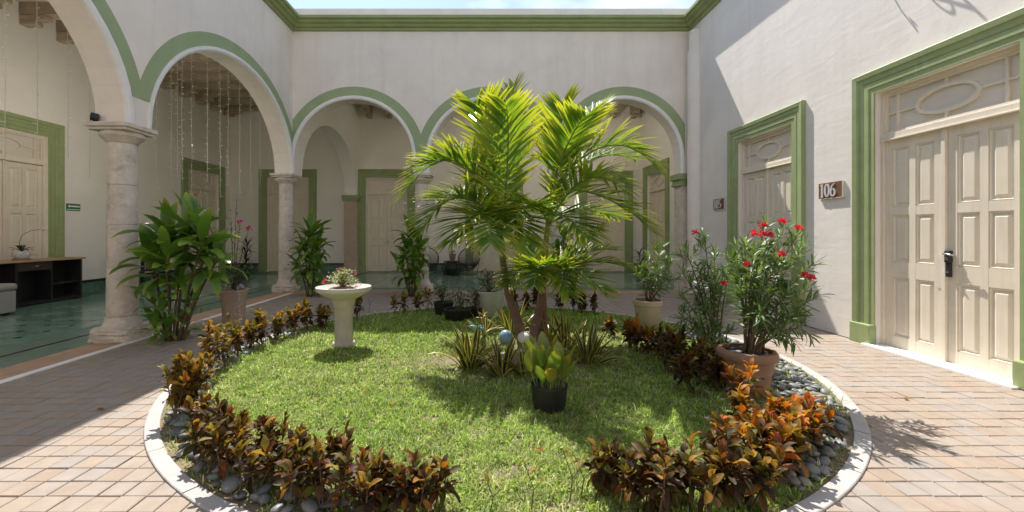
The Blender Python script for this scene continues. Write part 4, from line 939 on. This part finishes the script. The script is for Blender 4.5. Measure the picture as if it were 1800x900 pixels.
def oleander(loc, label, heads, z0, flowers=(), leafm=m_ole, group=None, potf=None, sc=1.0, droop=()):
    t = thing('oleander', label, 'oleander', loc, 0, group); o = Vector(loc)
    if potf: potf(t)
    fol = MB()
    hh = [(h, False) for h in heads] + [(h, True) for h in droop]
    for h, dr in hh:
        top = Vector(h) - o; base = Vector((top.x * .12 + rng.gauss(0, .02), top.y * .12 + rng.gauss(0, .02), z0))
        mid = Vector((top.x * (.7 if dr else .35), top.y * (.7 if dr else .35), z0 + (top.z - z0) * (.95 if dr else .6) + (.18 if dr else 0)))
        pts = [bez(base, mid, top, i / 9) for i in range(10)]
        MB().tube(pts, [.011 - .0009 * i for i in range(10)], 6).build('branch', m_stem, t, world=False, smooth=True)
        Lb = (top - base).length; n = int(Lb * 58); ph = rng.uniform(0, 6.28)
        for i in range(n):
            s = 1 - .72 * (i / n) ** 1.1; pos = bez(base, mid, top, s); tg = (bez(base, mid, top, min(1, s + .03)) - bez(base, mid, top, s - .03)).normalized()
            a = ph + (i // 3) * 1.05 + (i % 3) * 2.094; sd = tg.orthogonal().normalized(); sd = Matrix.Rotation(a, 3, tg) @ sd
            op = max(.25, 1.6 * s - .35) if s > .85 else .45
            d = sd + tg * (op + rng.gauss(0, .15)) + Vector((0, 0, -.15 if s < .8 else .1))
            fol.inst(LANCE[rng.randrange(3)], orient(pos, d, rng.gauss(0, .4), sc * rng.uniform(.75, 1.15)))
        for q in range(int(Lb * 3)):                                 # side shoots
            s = rng.uniform(.5, .9); pos = bez(base, mid, top, s); d = sph(rng.uniform(0, 6.28), R(rng.uniform(10, 65))); e = pos + d * rng.uniform(.1, .2)
            MB().tube([pos, e], [.004, .003], 5).build('twig', m_gstem, t, world=False)
            for i in range(14):
                s2 = rng.uniform(.35, 1); fol.inst(LANCE[rng.randrange(3)], orient(pos.lerp(e, s2), d * (.5 + s2) + sph(rng.uniform(0, 6.28), R(rng.uniform(-25, 50))), rng.gauss(0, .4), sc * rng.uniform(.7, 1.1)))
    tag(fol.build('foliage', leafm, t, world=False, smooth=True), kind='stuff')
    for i, f in enumerate(flowers):
        b = flower_t(.032, 26, i); b.v = [tuple(Vector(v) + Vector(f) - o) for v in b.v]; b.build('flower_cluster', m_red, t, world=False, smooth=True)
    return t
PZ = 3.98
def terr_pot(t):
    pot(t, [(.15, .0), (.162, .015), (.178, .10), (.183, .105), (.185, .115), (.183, .125), (.20, .215), (.206, .222), (.207, .235), (.205, .245), (.222, .335), (.244, .345), (.252, .37), (.25, .40), (.235, .42)], m_terr, .03)
    for i in range(16):
        a, r = rng.uniform(0, 6.28), rng.uniform(.05, .17); link('pebble', PM[i % 8], t, Matrix.Translation((r * math.cos(a), r * math.sin(a), .40)) @ Euler((0, 0, a)).to_matrix().to_4x4() @ Matrix.Scale(rng.uniform(.018, .03), 4))
oleander((pot_c.x, PZ, 0), 'red-flowering oleander in a big weathered terracotta pot', [P(1345, 392, 4.0), P(1378, 398, 4.05), P(1402, 412, 3.9), P(1310, 425, 4.1), P(1368, 455, 3.7), P(1432, 462, 4.0), P(1422, 505, 3.85), P(1292, 432, 4.15), P(1330, 470, 4.25), P(1355, 510, 3.65), P(1300, 475, 3.95), P(1415, 430, 4.2), P(1350, 430, 4.3), P(1385, 520, 3.75), P(1325, 440, 3.7), P(1440, 520, 3.7)], .36,
         [P(1342, 398, 3.98), P(1375, 391, 4.0), P(1403, 403, 3.88), P(1326, 412, 3.9), P(1373, 450, 3.68), P(1415, 486, 3.82), P(1427, 491, 3.82), P(1354, 415, 3.95), P(1311, 467, 3.92), P(1341, 413, 3.95)], potf=terr_pot, sc=1.05,
         droop=[P(1405, 560, 3.6), P(1375, 590, 3.55), P(1425, 590, 3.65), P(1340, 560, 3.6), P(1398, 605, 3.5)])
def small_pot(t): pot(t, [(.10, .0), (.12, .05), (.145, .22), (.155, .225), (.155, .26)], m_terr, .02)
O2 = G(1258, 640)
oleander(O2, 'sparser oleander in a small reddish pot between the crotons', [P(1236, 410, 4.95), P(1203, 440, 5.0), P(1225, 470, 4.9), P(1250, 490, 4.8), P(1195, 520, 4.8), P(1266, 520, 4.8), P(1212, 560, 4.7), P(1272, 475, 5.1), P(1240, 540, 4.7), P(1290, 450, 5.0), P(1222, 520, 5.1), P(1200, 480, 5.1), P(1255, 440, 5.1), P(1262, 565, 4.75)], .22,
         [P(1222, 410, 4.95), P(1273, 500, 4.8)], potf=small_pot, droop=[P(1270, 600, 4.5), P(1215, 595, 4.6), P(1190, 570, 4.7), P(1240, 605, 4.5)], sc=1.05)
def beige_pot(t): pot(t, [(.15, .0), (.165, .02), (.20, .34), (.205, .36), (.225, .37), (.23, .43), (.22, .445)], m_beige, .025)
O3 = G(1145, 580) + Vector((0, .16, 0))
oleander(O3, 'flowerless oleander in a smooth beige pot near the kerb', [P(1165, 432, 6.8), P(1140, 450, 6.8), P(1180, 460, 6.8), P(1125, 470, 6.7), P(1160, 470, 6.5), P(1185, 490, 6.6), P(1145, 490, 6.5), P(1130, 500, 6.9), P(1170, 500, 6.9)], .40, potf=beige_pot, sc=1.25)

def shrub(root, o, c, rx, rz, n, tmpl, m, stems=8, z0=.0, twigs=True, name='foliage'):
    f = MB()
    for i in range(stems):
        d = sph(rng.uniform(0, 6.28), R(rng.uniform(5, 85))); e = Vector(c) + Vector((d.x * rx, d.y * rx, d.z * rz)) * rng.uniform(.7, 1.05)
        b_ = Vector((c[0] * .5, c[1] * .5, z0)); mid = (b_ + e) / 2 + Vector((0, 0, .08))
        MB().tube([bez(b_, mid, e, k / 4) for k in range(5)], [.006, .005, .004, .003, .002], 5).build('stem', m_stem, root, world=False)
        for k in range(n // stems):
            s = rng.uniform(.3, 1); p = bez(b_, mid, e, s) + Vector((rng.gauss(0, .18 * rx), rng.gauss(0, .18 * rx), rng.gauss(0, .12 * rz)))
            f.inst(tmpl[rng.randrange(len(tmpl))], orient(p, sph(rng.uniform(0, 6.28), R(rng.uniform(-20, 60))), rng.gauss(0, .5), rng.uniform(.7, 1.2)))
    tag(f.build(name, m, root, world=False, smooth=True), kind='stuff')
SML = [leaf_t(.05, .028, .5, .2, 'ovate', 3, .1, 1), leaf_t(.042, .024, .2, .2, 'ovate', 3, .1, 2)]
def potted(loc, label, cat, prof, m, c, rx, rz, n, lm, name='potted_shrub', tm=SML, stems=8, group=None, wall=.02):
    t = thing(name, label, cat, loc, 0, group); pot(t, prof, m, wall); shrub(t, None, c, rx, rz, n, tm, lm, stems, prof[-1][1] - .06); return t
t = potted(Vector((.05, 7.72, 0)), 'bushy rose in a large white pot behind the palm', 'potted plant', [(.20, 0), (.215, .02), (.26, .40), (.265, .43), (.275, .44), (.275, .47)], m_wpot, (0, 0, .50), .30, .34, 420, m_olive, stems=14)
for i, f in enumerate(((.02, -.2, .72), (-.12, -.1, .8))):
    b = flower_t(.035, 22, 90 + i); b.v = [tuple(Vector(v) + Vector(f)) for v in b.v]; b.build('flower', mat('dusty_pink_%d' % i, (.45, .16, .17), .6, .2, 20), t, world=False, smooth=True)
potted(Vector((-.78, 7.78, 0)), 'leafy shrub in a round black pot at the bed edge', 'potted plant', [(.14, 0), (.15, .02), (.18, .22), (.19, .25)], m_black, (0, 0, .32), .25, .42, 320, m_olive, stems=10)
potted(Vector((-.50, 7.35, 0)), 'leafy shrub in a low wide black planter', 'potted plant', [(.18, 0), (.20, .02), (.23, .17), (.245, .2)], m_black, (0, 0, .28), .28, .34, 320, m_olive, stems=10)
potted(Vector((-.2, 7.55, 0)), 'short bronze-tinged shrub in a small black pot next to the white pot', 'potted plant', [(.11, 0), (.12, .02), (.14, .17), (.15, .19)], m_black, (0, 0, .28), .18, .22, 200, CROT['shade'], stems=7)

# lime paddle-leaf plant in the black pot
t = thing('potted_plant', 'lime green paddle-leaved plant in a black plastic pot on the lawn', 'potted plant', (.53, 3.60, 0))
pot(t, [(.115, 0), (.125, .01), (.14, .09), (.142, .10), (.15, .20), (.155, .215), (.155, .235)], m_black, .012)
PL = [leaf_t(.23, .115, .35, .3, 'ovate', 8, .06, 5), leaf_t(.20, .11, .7, .25, 'ovate', 8, .06, 6), leaf_t(.25, .112, .1, .35, 'ovate', 8, .06, 7)]
PLM = [MB().inst(q, Matrix()).mesh('leaf', m_lime, True) for q in PL]
for i in range(30):
    a = i * 2.4 + rng.gauss(0, .2); r = .03 + .10 * (i / 30) ** .7; el = R(88 - 20 * (i / 30) + rng.gauss(0, 4)); hh = rng.uniform(.10, .27) - .06 * (i / 30)
    p = Vector((r * math.cos(a), r * math.sin(a), .20)); e = p + sph(a, el) * hh
    MB().tube([p, p.lerp(e, .5), e], [.007, .006, .005], 6).build('stalk', m_gstem, t, world=False)
    link('leaf', PLM[i % 3], t, orient(e, sph(a, el + rng.gauss(0, .08)), rng.gauss(0, .35), rng.uniform(.75, 1.05)))

# striped strap-leaved clumps
ST = [leaf_t(.48, .052, .35, .35, 'strap', 7, 0, 1), leaf_t(.46, .050, .9, .35, 'strap', 7, 0, 2), leaf_t(.42, .046, 1.5, .35, 'strap', 7, 0, 3)]
STM = [MB().inst(q, Matrix()).mesh('leaf', m_snake, True) for q in ST]
for px, py, n, s, lab in ((826, 648, 24, 1.15, 'big clump of yellow-edged strap leaves under the blue bird'), (882, 660, 18, 1.0, 'clump of yellow-edged strap leaves in front of the brown brick block'), (925, 660, 12, .9, 'narrow clump of yellow-edged strap leaves beside the black pot'),
                          (900, 590, 14, 1.2, 'clump of yellow-edged strap leaves behind the slim palm trunk'), (996, 612, 14, 1.1, 'clump of yellow-edged strap leaves near the white stone'), (1034, 640, 22, 1.1, 'broad clump of yellow-edged strap leaves on the open lawn side'), (962, 605, 10, 1.0, 'small clump of yellow-edged strap leaves against the thick palm base'), (850, 590, 10, 1.0, 'small clump of yellow-edged strap leaves before the white pot')):
    t = thing('striped_plant', lab, 'plant', G(px, py), 0, 'yellow-edged strap plants round the palms')
    n = int(n * 1.5)
    for i in range(n):
        a = i * 2.4 + rng.gauss(0, .3); el = R(82 - 38 * (i / n) + rng.gauss(0, 6)); r = .02 + .07 * (i / n)
        link('leaf', STM[min(2, int(i / n * 2.4))], t, orient((r * math.cos(a), r * math.sin(a), -.01), sph(a, el), rng.gauss(0, .4), s * rng.uniform(.75, 1.1)))

# ornaments
t = thing('bird_ornament', 'small turquoise bird ornament on a stake among the strap leaves', 'ornament', G(838, 640)); zt = EYE - (578 - CY) * t.location.y / F
MB().tube([(0, 0, -.02), (0, 0, zt)], .004, 6).build('stake', m_iron, t, world=False)
MB().tube([(-.075, 0, zt + .035), (-.055, 0, zt + .025), (-.03, 0, zt + .018), (.01, 0, zt + .005), (.05, 0, zt - .005), (.09, 0, zt - .01)], [.006, .022, .02, .03, .02, .006], 10).build('body', m_turq, t, world=False, smooth=True)
for s in (-1, 1): MB().inst(leaf_t(.09, .04, .2, .1, 'ovate', 4), orient((0, s * .02, zt + .02), (.8, s * .6, .15), 0)).build('wing', m_turq, t, world=False, smooth=True)
MB().tube([(-.075, 0, zt + .035), (-.10, 0, zt + .033)], [.006, .001], 6).build('beak', m_tan, t, world=False)
t = thing('butterfly_ornament', 'tan butterfly ornament on a stake above the strap leaves', 'ornament', G(848, 620)); zt = EYE - (555 - CY) * t.location.y / F
MB().tube([(0, 0, -.02), (0, 0, zt)], .004, 6).build('stake', m_iron, t, world=False)
MB().tube([(-.03, 0, zt - .01), (0, 0, zt + .008), (.03, 0, zt + .012)], [.003, .008, .004], 6).build('body', m_iron, t, world=False)
for s in (-1, 1):
    MB().inst(leaf_t(.085, .075, .15, .1, 'obov', 4), orient((.005, 0, zt), (s * .8, -.2, .75), .3)).inst(leaf_t(.06, .06, .15, .1, 'obov', 4), orient((-.01, 0, zt - .004), (s * .9, -.35, -.1), .3)).build('wing', m_tan, t, world=False, smooth=True)
def ribbed(root, r, m, name='body', sq=.9, ribs=10):
    b = MB(); n = 40; vs_ = []
    for i in range(13):
        th = math.pi * i / 12
        for j in range(n):
            a = 2 * math.pi * j / n; q = r * math.sin(th) * (1 - .07 * (1 + math.cos(ribs * a)) / 2) + .0005; vs_.append((q * math.cos(a), q * math.sin(a), r * sq * (1 - math.cos(th))))
    b.add(vs_, [(i * n + j, i * n + (j + 1) % n, (i + 1) * n + (j + 1) % n, (i + 1) * n + j) for i in range(12) for j in range(n)])
    return b.build(name, m, root, world=False, smooth=True)
t = thing('glazed_ball', 'pale blue glazed ball beside the slim palm trunk', 'ornament', G(889, 606)); ribbed(t, .10, m_blue, 'ball', 1.0, 0)
MB().lathe([(.05, -.01), (.045, .012), (.05, .02)], 16).build('foot', m_iron, t, world=False)
t = thing('ribbed_gourd', 'white ribbed gourd ornament between the two palm trunks', 'ornament', G(923, 606)); ribbed(t, .105, m_white, 'gourd', .85, 12); MB().tube([(0, 0, .175), (.005, 0, .195)], .008, 6).build('stalk', m_stem, t, world=False)
def stone(loc, s, label, m): 
    o = MB().inst(PTm[3], Matrix.Scale(s, 4)).build('white_stone', m, None, smooth=True); o.location = (loc[0], loc[1], s * .3); tag(o, label, 'stone')
stone(G(985, 612), .10, 'rounded white stone behind the lime paddle-leaved plant', m_white)
t = thing('brick_block', 'brown brick block at the foot of the slim palm', 'block', G(905, 648))
MB().box((0, 0, .09), (.17, .12, .18), .3).build('block', m_terr2, t, world=False, bevel=.008); MB().box((.03, -.02, .195), (.12, .09, .03), .1).build('cap', m_terr2, t, world=False, bevel=.006)
t = thing('garden_light', 'small black garden spotlight on a stake at the lawn edge', 'garden light', G(382, 775)); zt = EYE - (727 - CY) * t.location.y / F
MB().tube([(0, 0, -.02), (0, 0, zt)], .007, 6).build('stake', m_black, t, world=False)
MB().box((0, 0, zt + .01), (.085, .05, .03), m=Euler((R(10), R(22), R(-15))).to_matrix()).build('head', m_black, t, world=False, bevel=.006)

# ------------------------------------------------------------ birdbath
t = thing('birdbath', 'pale cast-stone birdbath on a fluted pedestal in the lawn', 'birdbath', G(598, 614) + Vector((0, .14, 0)))
b = MB(); n = 64; prof = [(.155, -.02), (.155, .035), (.148, .05), (.142, .065), (.125, .075), (.118, .10), (.112, .40), (.118, .52), (.135, .55), (.14, .57), (.15, .62), (.16, .64)]
vs_ = []
for i, (r, z) in enumerate(prof):
    for j in range(n):
        a = 2 * math.pi * j / n; q = r * (1 - (.045 * (.5 + .5 * math.cos(18 * a)) if 5 <= i <= 7 else 0)); vs_.append((q * math.cos(a), q * math.sin(a), z))
b.add(vs_, [(i * n + j, i * n + (j + 1) % n, (i + 1) * n + (j + 1) % n, (i + 1) * n + j) for i in range(len(prof) - 1) for j in range(n)])
b.build('pedestal', m_concrete, t, world=False, smooth='auto')
MB().lathe([(.06, .64), (.17, .642), (.25, .68), (.33, .735), (.352, .745), (.358, .775), (.352, .795), (.335, .798), (.30, .775), (.22, .735), (.08, .715)], 56).build('bowl', m_bowl, t, world=False, smooth='auto')
t2 = thing('flowering_plant', 'pale variegated plant with red flowers sitting in the birdbath bowl', 'plant', t.location + Vector((-.02, 0, .72)))
VL = [leaf_t(.036, .017, .4, .2, 'ovate', 3, .1, 1), leaf_t(.03, .015, .2, .2, 'ovate', 3, .1, 2)]
MB().lathe([(.17, .0), (.20, .03), (.15, .06), (.05, .075)], 24, wob=.1).build('soil', m_soil, t2, world=False, smooth=True)
shrub(t2, None, (0, 0, .08), .22, .21, 900, VL, m_varieg, 26, .04)
for i, f in enumerate(((-.21, -.1, .14), (-.18, -.12, .17), (.21, -.1, .08), (-.02, -.05, .31), (.18, -.02, .24), (-.24, -.06, .12))):
    b = flower_t(.018, 12, 40 + i); b.v = [tuple(Vector(v) + Vector(f)) for v in b.v]; b.build('flower', m_red, t2, world=False, smooth=True)

# ------------------------------------------------------------ bougainvillea in the clay pot, garland
BP = G(399, 574) + Vector((0, .18, 0))
t = thing('bougainvillea', 'leggy bougainvillea with magenta bracts in a tall clay pot', 'potted plant', BP)
pot(t, [(.165, 0), (.17, .02), (.165, .12), (.175, .30), (.195, .46), (.21, .53), (.225, .55), (.225, .575)], m_terr2, .03)
shrub(t, None, (0, 0, .62), .34, .45, 420, SML, m_olive, 14, .52)
for k, (px, py, yy) in enumerate(((340, 345, 7.3), (422, 392, 7.0), (437, 404, 6.9), (416, 352, 7.2), (405, 368, 7.1))):
    e = P(px, py, yy) - BP; m = Vector((e.x * .5, e.y * .5, e.z * .75)); pts = [bez(Vector((0, 0, .54)), m, e, i / 8) for i in range(9)]
    MB().tube(pts, [.008 - .0007 * i for i in range(9)], 5).build('branch', m_stem, t, world=False)
    f = MB()
    for i in range(26): f.inst(SML[i % 2], orient(bez(Vector((0, 0, .54)), m, e, rng.uniform(.35, 1)), sph(rng.uniform(0, 6.28), R(rng.uniform(-20, 60))), 0, rng.uniform(.7, 1.1)))
    tag(f.build('leaves', m_olive, t, world=False, smooth=True), kind='stuff')
    if k < 3:
        b = flower_t(.045, 16, 60 + k); b.v = [tuple(Vector(v) + e) for v in b.v]; b.build('bracts', m_mag, t, world=False, smooth=True)
t = thing('flower_garland', 'lilac and white flower garland draped over the rim of the clay pot', 'garland', BP + Vector((.1, -.2, .57)))
gp = [Vector((-.02, .02, .012)), Vector((.03, -.03, .02)), Vector((.06, -.045, -.05)), Vector((.055, -.03, -.2)), Vector((.05, -.01, -.36)), Vector((.05, 0, -.50))]
for name, off, m in (('strand', Vector((0, 0, 0)), m_lil), ('strand', Vector((.055, .035, -.02)), m_white_p)):
    b = MB()
    for i in range(110):
        s = i / 109 * (len(gp) - 1); k = min(len(gp) - 2, int(s)); p = gp[k].lerp(gp[k + 1], s - k) + off
        b.inst(leaf_t(.026, .016, .3, .2, 'obov', 3), orient(p + Vector((rng.gauss(0, .008), rng.gauss(0, .008), 0)), sph(rng.uniform(0, 6.28), R(rng.uniform(-50, 40))), 0, rng.uniform(.7, 1.1)))
    tag(b.build(name, m, t, world=False, smooth=True), kind='stuff')
b = flower_t(.04, 26, 77); b.v = [tuple(Vector(v) + Vector((.13, -.0, .06))) for v in b.v]; b.build('blossom', m_lil, t, world=False, smooth=True)
MB().tube([(.03, -.03, .02), (.13, 0, .06)], .004, 5).build('stem', m_gstem, t, world=False)

# ------------------------------------------------------------ gallery furniture
t = thing('console_cabinet', 'dark open-shelved console with oak top in the side gallery', 'console', (-9.56, 8.5, .009))
MB().b2(-.24, .26, -1.75, 1.42, .90, .945).build('top', m_oak, t, world=False, bevel=.006)
b = MB().b2(-.20, .20, 1.34, 1.38, 0, .899).b2(-.20, .20, -1.7, -1.66, 0, .899).b2(-.20, .20, -.02, .02, .05, .899).b2(-.20, .20, .68, .71, .05, .70)
b.b2(-.20, -.18, -1.66, 1.34, .05, .899).b2(-.18, .195, -1.66, -.02, .03, .07).b2(-.18, .195, .02, 1.34, .03, .07)
b.build('carcass', m_ebony, t, world=False)
for (y0, y1) in ((-1.66, -.02), (.71, 1.34)): MB().b2(-.179, .17, y0, y1, .38, .41).build('shelf', m_ebony, t, world=False)
d_ = MB().b2(-.17, .205, .03, .70, .72, .89).build('drawer', mat('dark_walnut', (.045, .03, .025), .4, .2, 8), t, world=False, bevel=.004)
MB().b2(.205, .225, .34, .40, .79, .825).build('knob', m_metal, d_, world=False)
t = thing('orchid', 'small orchid with arched bare stem in a patterned bowl on the console', 'orchid', (-9.50, 8.72, .955))
MB().lathe([(.13, 0), (.14, .012), (.13, .03)], 20).build('saucer', m_terr, t, world=False)
MB().lathe([(.08, .03), (.12, .07), (.135, .13), (.125, .17)], 24).build('bowl', m_ceramic, t, world=False, smooth='auto')
OL = MB().inst(leaf_t(.26, .085, 1.3, .25, 'obov', 6), Matrix()).mesh('leaf', m_orch, True)
for i in range(7): link('leaf', OL, t, orient((0, 0, .17), sph(i * .95 + .3, R(35 + 12 * (i % 3))), 0, .8 + .1 * (i % 3)))
st = [(0, 0, .17), (.02, -.06, .36), (.04, -.02, .52), (.05, .14, .60), (.05, .30, .62), (.05, .42, .60)]
MB().tube(st, .006, 6).build('flower_stem', m_gstem, t, world=False)
for i, q in enumerate(((.05, .30, .62), (.05, .37, .62), (.05, .43, .61))):
    b = flower_t(.03, 8, 200 + i); b.v = [tuple(Vector(v) + Vector(q)) for v in b.v]; b.build('flower', m_white_p, t, world=False, smooth=True)
t = thing('ottoman', 'grey fabric ottoman with padded lid in front of the console', 'ottoman', (-8.95, 7.40, .009))
MB().box((0, 0, .24), (.50, 1.0, .40)).build('base', m_fabric, t, world=False, bevel=.02); MB().box((0, 0, .505), (.54, 1.04, .125)).build('cushion', m_fabric, t, world=False, bevel=.045)
for sx in (-1, 1):
    for sy in (-1, 1): MB().box((sx * .2, sy * .42, .02), (.05, .05, .045)).build('foot', m_black, t, world=False)

def wire_chair(loc, rz, label):
    t = thing('wire_chair', label, 'chair', loc, rz, 'black wire chairs in the back gallery')
    # egg-shaped rim, leaning back, strung with cords to a low centre
    n = 48; rim = []
    for i in range(n):
        a = 2 * math.pi * i / n; x = .40 * math.cos(a) * (1.0 + .10 * math.sin(a)); v = .52 * math.sin(a)
        rim.append(Vector((x, -.02 + v * .58 - .10, .56 + v * .78)))
    MB().tube(rim + [rim[0]], .018, 6).build('rim', m_iron, t, world=False, smooth=True)
    c = Vector((0, -.02, .27)); b = MB(); ring = [c + Vector((.10 * math.cos(2 * math.pi * i / n), .08 * math.sin(2 * math.pi * i / n), .02 * math.sin(2 * math.pi * i / n))) for i in range(n)]
    for i in range(n):
        p, q = rim[i], ring[i]; m = (p + q) / 2 + Vector((0, .05, -.07)); b.tube([bez(p, m, q, k / 6) for k in range(7)], .009, 4)
    b.tube(ring + [ring[0]], .006, 5); tag(b.build('cords', m_iron, t, world=False), kind='stuff')
    for s in (-1, 1):
        MB().tube([rim[2 if s > 0 else 22], (s * .27, .0, .02), (s * .27, .02, .01)], .009, 6).build('leg', m_iron, t, world=False)
    MB().tube([(-.27, .0, .012), (0, -.38, .012), (.27, .0, .012)], .009, 6).build('base_hoop', m_iron, t, world=False)
    MB().tube([(0, -.38, .012), (0, -.10, .25)], .009, 6).build('leg', m_iron, t, world=False)
wire_chair(P(825, 487, 15.2) * 1 + Vector((0, .3, -P(825, 487, 15.2).z + .009)), R(-12), 'black wire egg chair right beside the small black table')
wire_chair((-2.15, 15.5, .009), R(15), 'black wire egg chair half hidden behind the slim cordyline')
TX = P(794, 480, 15.3)
t = thing('side_table', 'small black strapped side table between the wire chairs', 'table', (TX.x, 15.3, .009))
MB().lathe([(.27, .47), (.28, .485), (.27, .50)], 6).build('table_top', m_iron, t, world=False)
b = MB(); n = 42
for i in range(n):
    a = 2 * math.pi * i / n; b.tube([(.27 * math.cos(a), .27 * math.sin(a), .475), (.36 * math.cos(a), .36 * math.sin(a), .24), (.28 * math.cos(a), .28 * math.sin(a), .01)], .007, 4)
tag(b.build('straps', m_iron, t, world=False), kind='stuff')
MB().lathe([(.26, .0), (.29, .01), (.26, .02)], 24).build('base_ring', m_iron, t, world=False); MB().lathe([(.18, .02), (.25, .24), (.18, .47)], 18).build('inner_drum', m_iron, t, world=False)
t = thing('potted_plant', 'tiny plant in a terracotta pot on the small black table', 'potted plant', (TX.x + .03, 15.3, .51))
pot(t, [(.085, 0), (.12, .20), (.13, .205), (.13, .25)], m_terr, .015, 20); shrub(t, None, (-.03, 0, .27), .12, .14, 90, SML, m_darkleaf, 7, .2)
BL = [leaf_t(.5, .06, 1.1, .3, 'lance', 6), leaf_t(.45, .05, .6, .3, 'lance', 6)]
def dark_plant(loc, h, label, pm, s=1.0):
    t = thing('potted_plant', label, 'potted plant', loc); pot(t, [(.14, 0), (.2, .30), (.22, .33), (.22, .36)], pm, .02, 24)
    f = MB()
    for q in range(3):
        x, y = rng.gauss(0, .05), rng.gauss(0, .05); MB().tube([(x * .4, y * .4, .3), (x, y, h - .3 * q)], .012, 6).build('cane', m_stem, t, world=False)
        for i in range(22): f.inst(BL[i % 2], orient((x, y, h - .3 * q - .008 * i), sph(i * 2.4, R(75 - 4 * i)), 0, s * rng.uniform(.7, 1)))
    tag(f.build('foliage', m_darkleaf, t, world=False, smooth=True), kind='stuff')
dark_plant((-8.6, 15.2, .009), 1.05, 'dark arching plant in a black pot by the gallery corner', m_black)
dark_plant((5.3, 14.6, .009), .75, 'dark bushy plant in a black pot at the end of the back gallery', m_black, .9)
def slat_chair(loc, rz, label):
    t = thing('dark_chair', label, 'chair', loc, rz, 'dark chairs along the gallery wall')
    MB().box((0, 0, .45), (.50, .50, .05)).build('seat', m_ebony, t, world=False, bevel=.01)
    for sx in (-1, 1):
        for sy in (-1, 1): MB().box((sx * .22, sy * .22, .21 if sy < 0 else .45), (.04, .04, .42 if sy < 0 else .9)).build('leg', m_ebony, t, world=False)
    MB().box((0, .22, .82), (.42, .03, .12)).build('backrest', m_ebony, t, world=False, bevel=.008)
    for i in range(4): MB().box((-.15 + .1 * i, .22, .62), (.03, .02, .28)).build('slat', m_ebony, t, world=False)
slat_chair((-9.45, 12.2, .009), R(90), 'dark slatted chair against the wall behind the large cordyline')
slat_chair((-9.45, 11.25, .009), R(90), 'dark slatted chair beside the wall near the exit sign')

# fallen leaves on the lawn and paving
for i, (px, py) in enumerate(((1110, 650), (697, 716), (640, 690), (820, 720), (1180, 700), (560, 680), (940, 800), (1040, 790), (1590, 700), (170, 720))):
    p = G(px, py); o = link('fallen_leaf', CM['bronze' if i % 2 else 'orange'][i % 4], None, Matrix.Translation((p.x, p.y, .035 if 400 < px < 1300 else .008)) @ Euler((.15, .2, i * 1.9)).to_matrix().to_4x4() @ Matrix.Scale(1.0, 4))
    tag(o, 'dry fallen leaf lying on the grass' if 400 < px < 1300 else 'dry fallen leaf lying on the pavers', 'leaf', 'fallen leaves on the lawn' if 400 < px < 1300 else 'fallen leaves on the pavers')
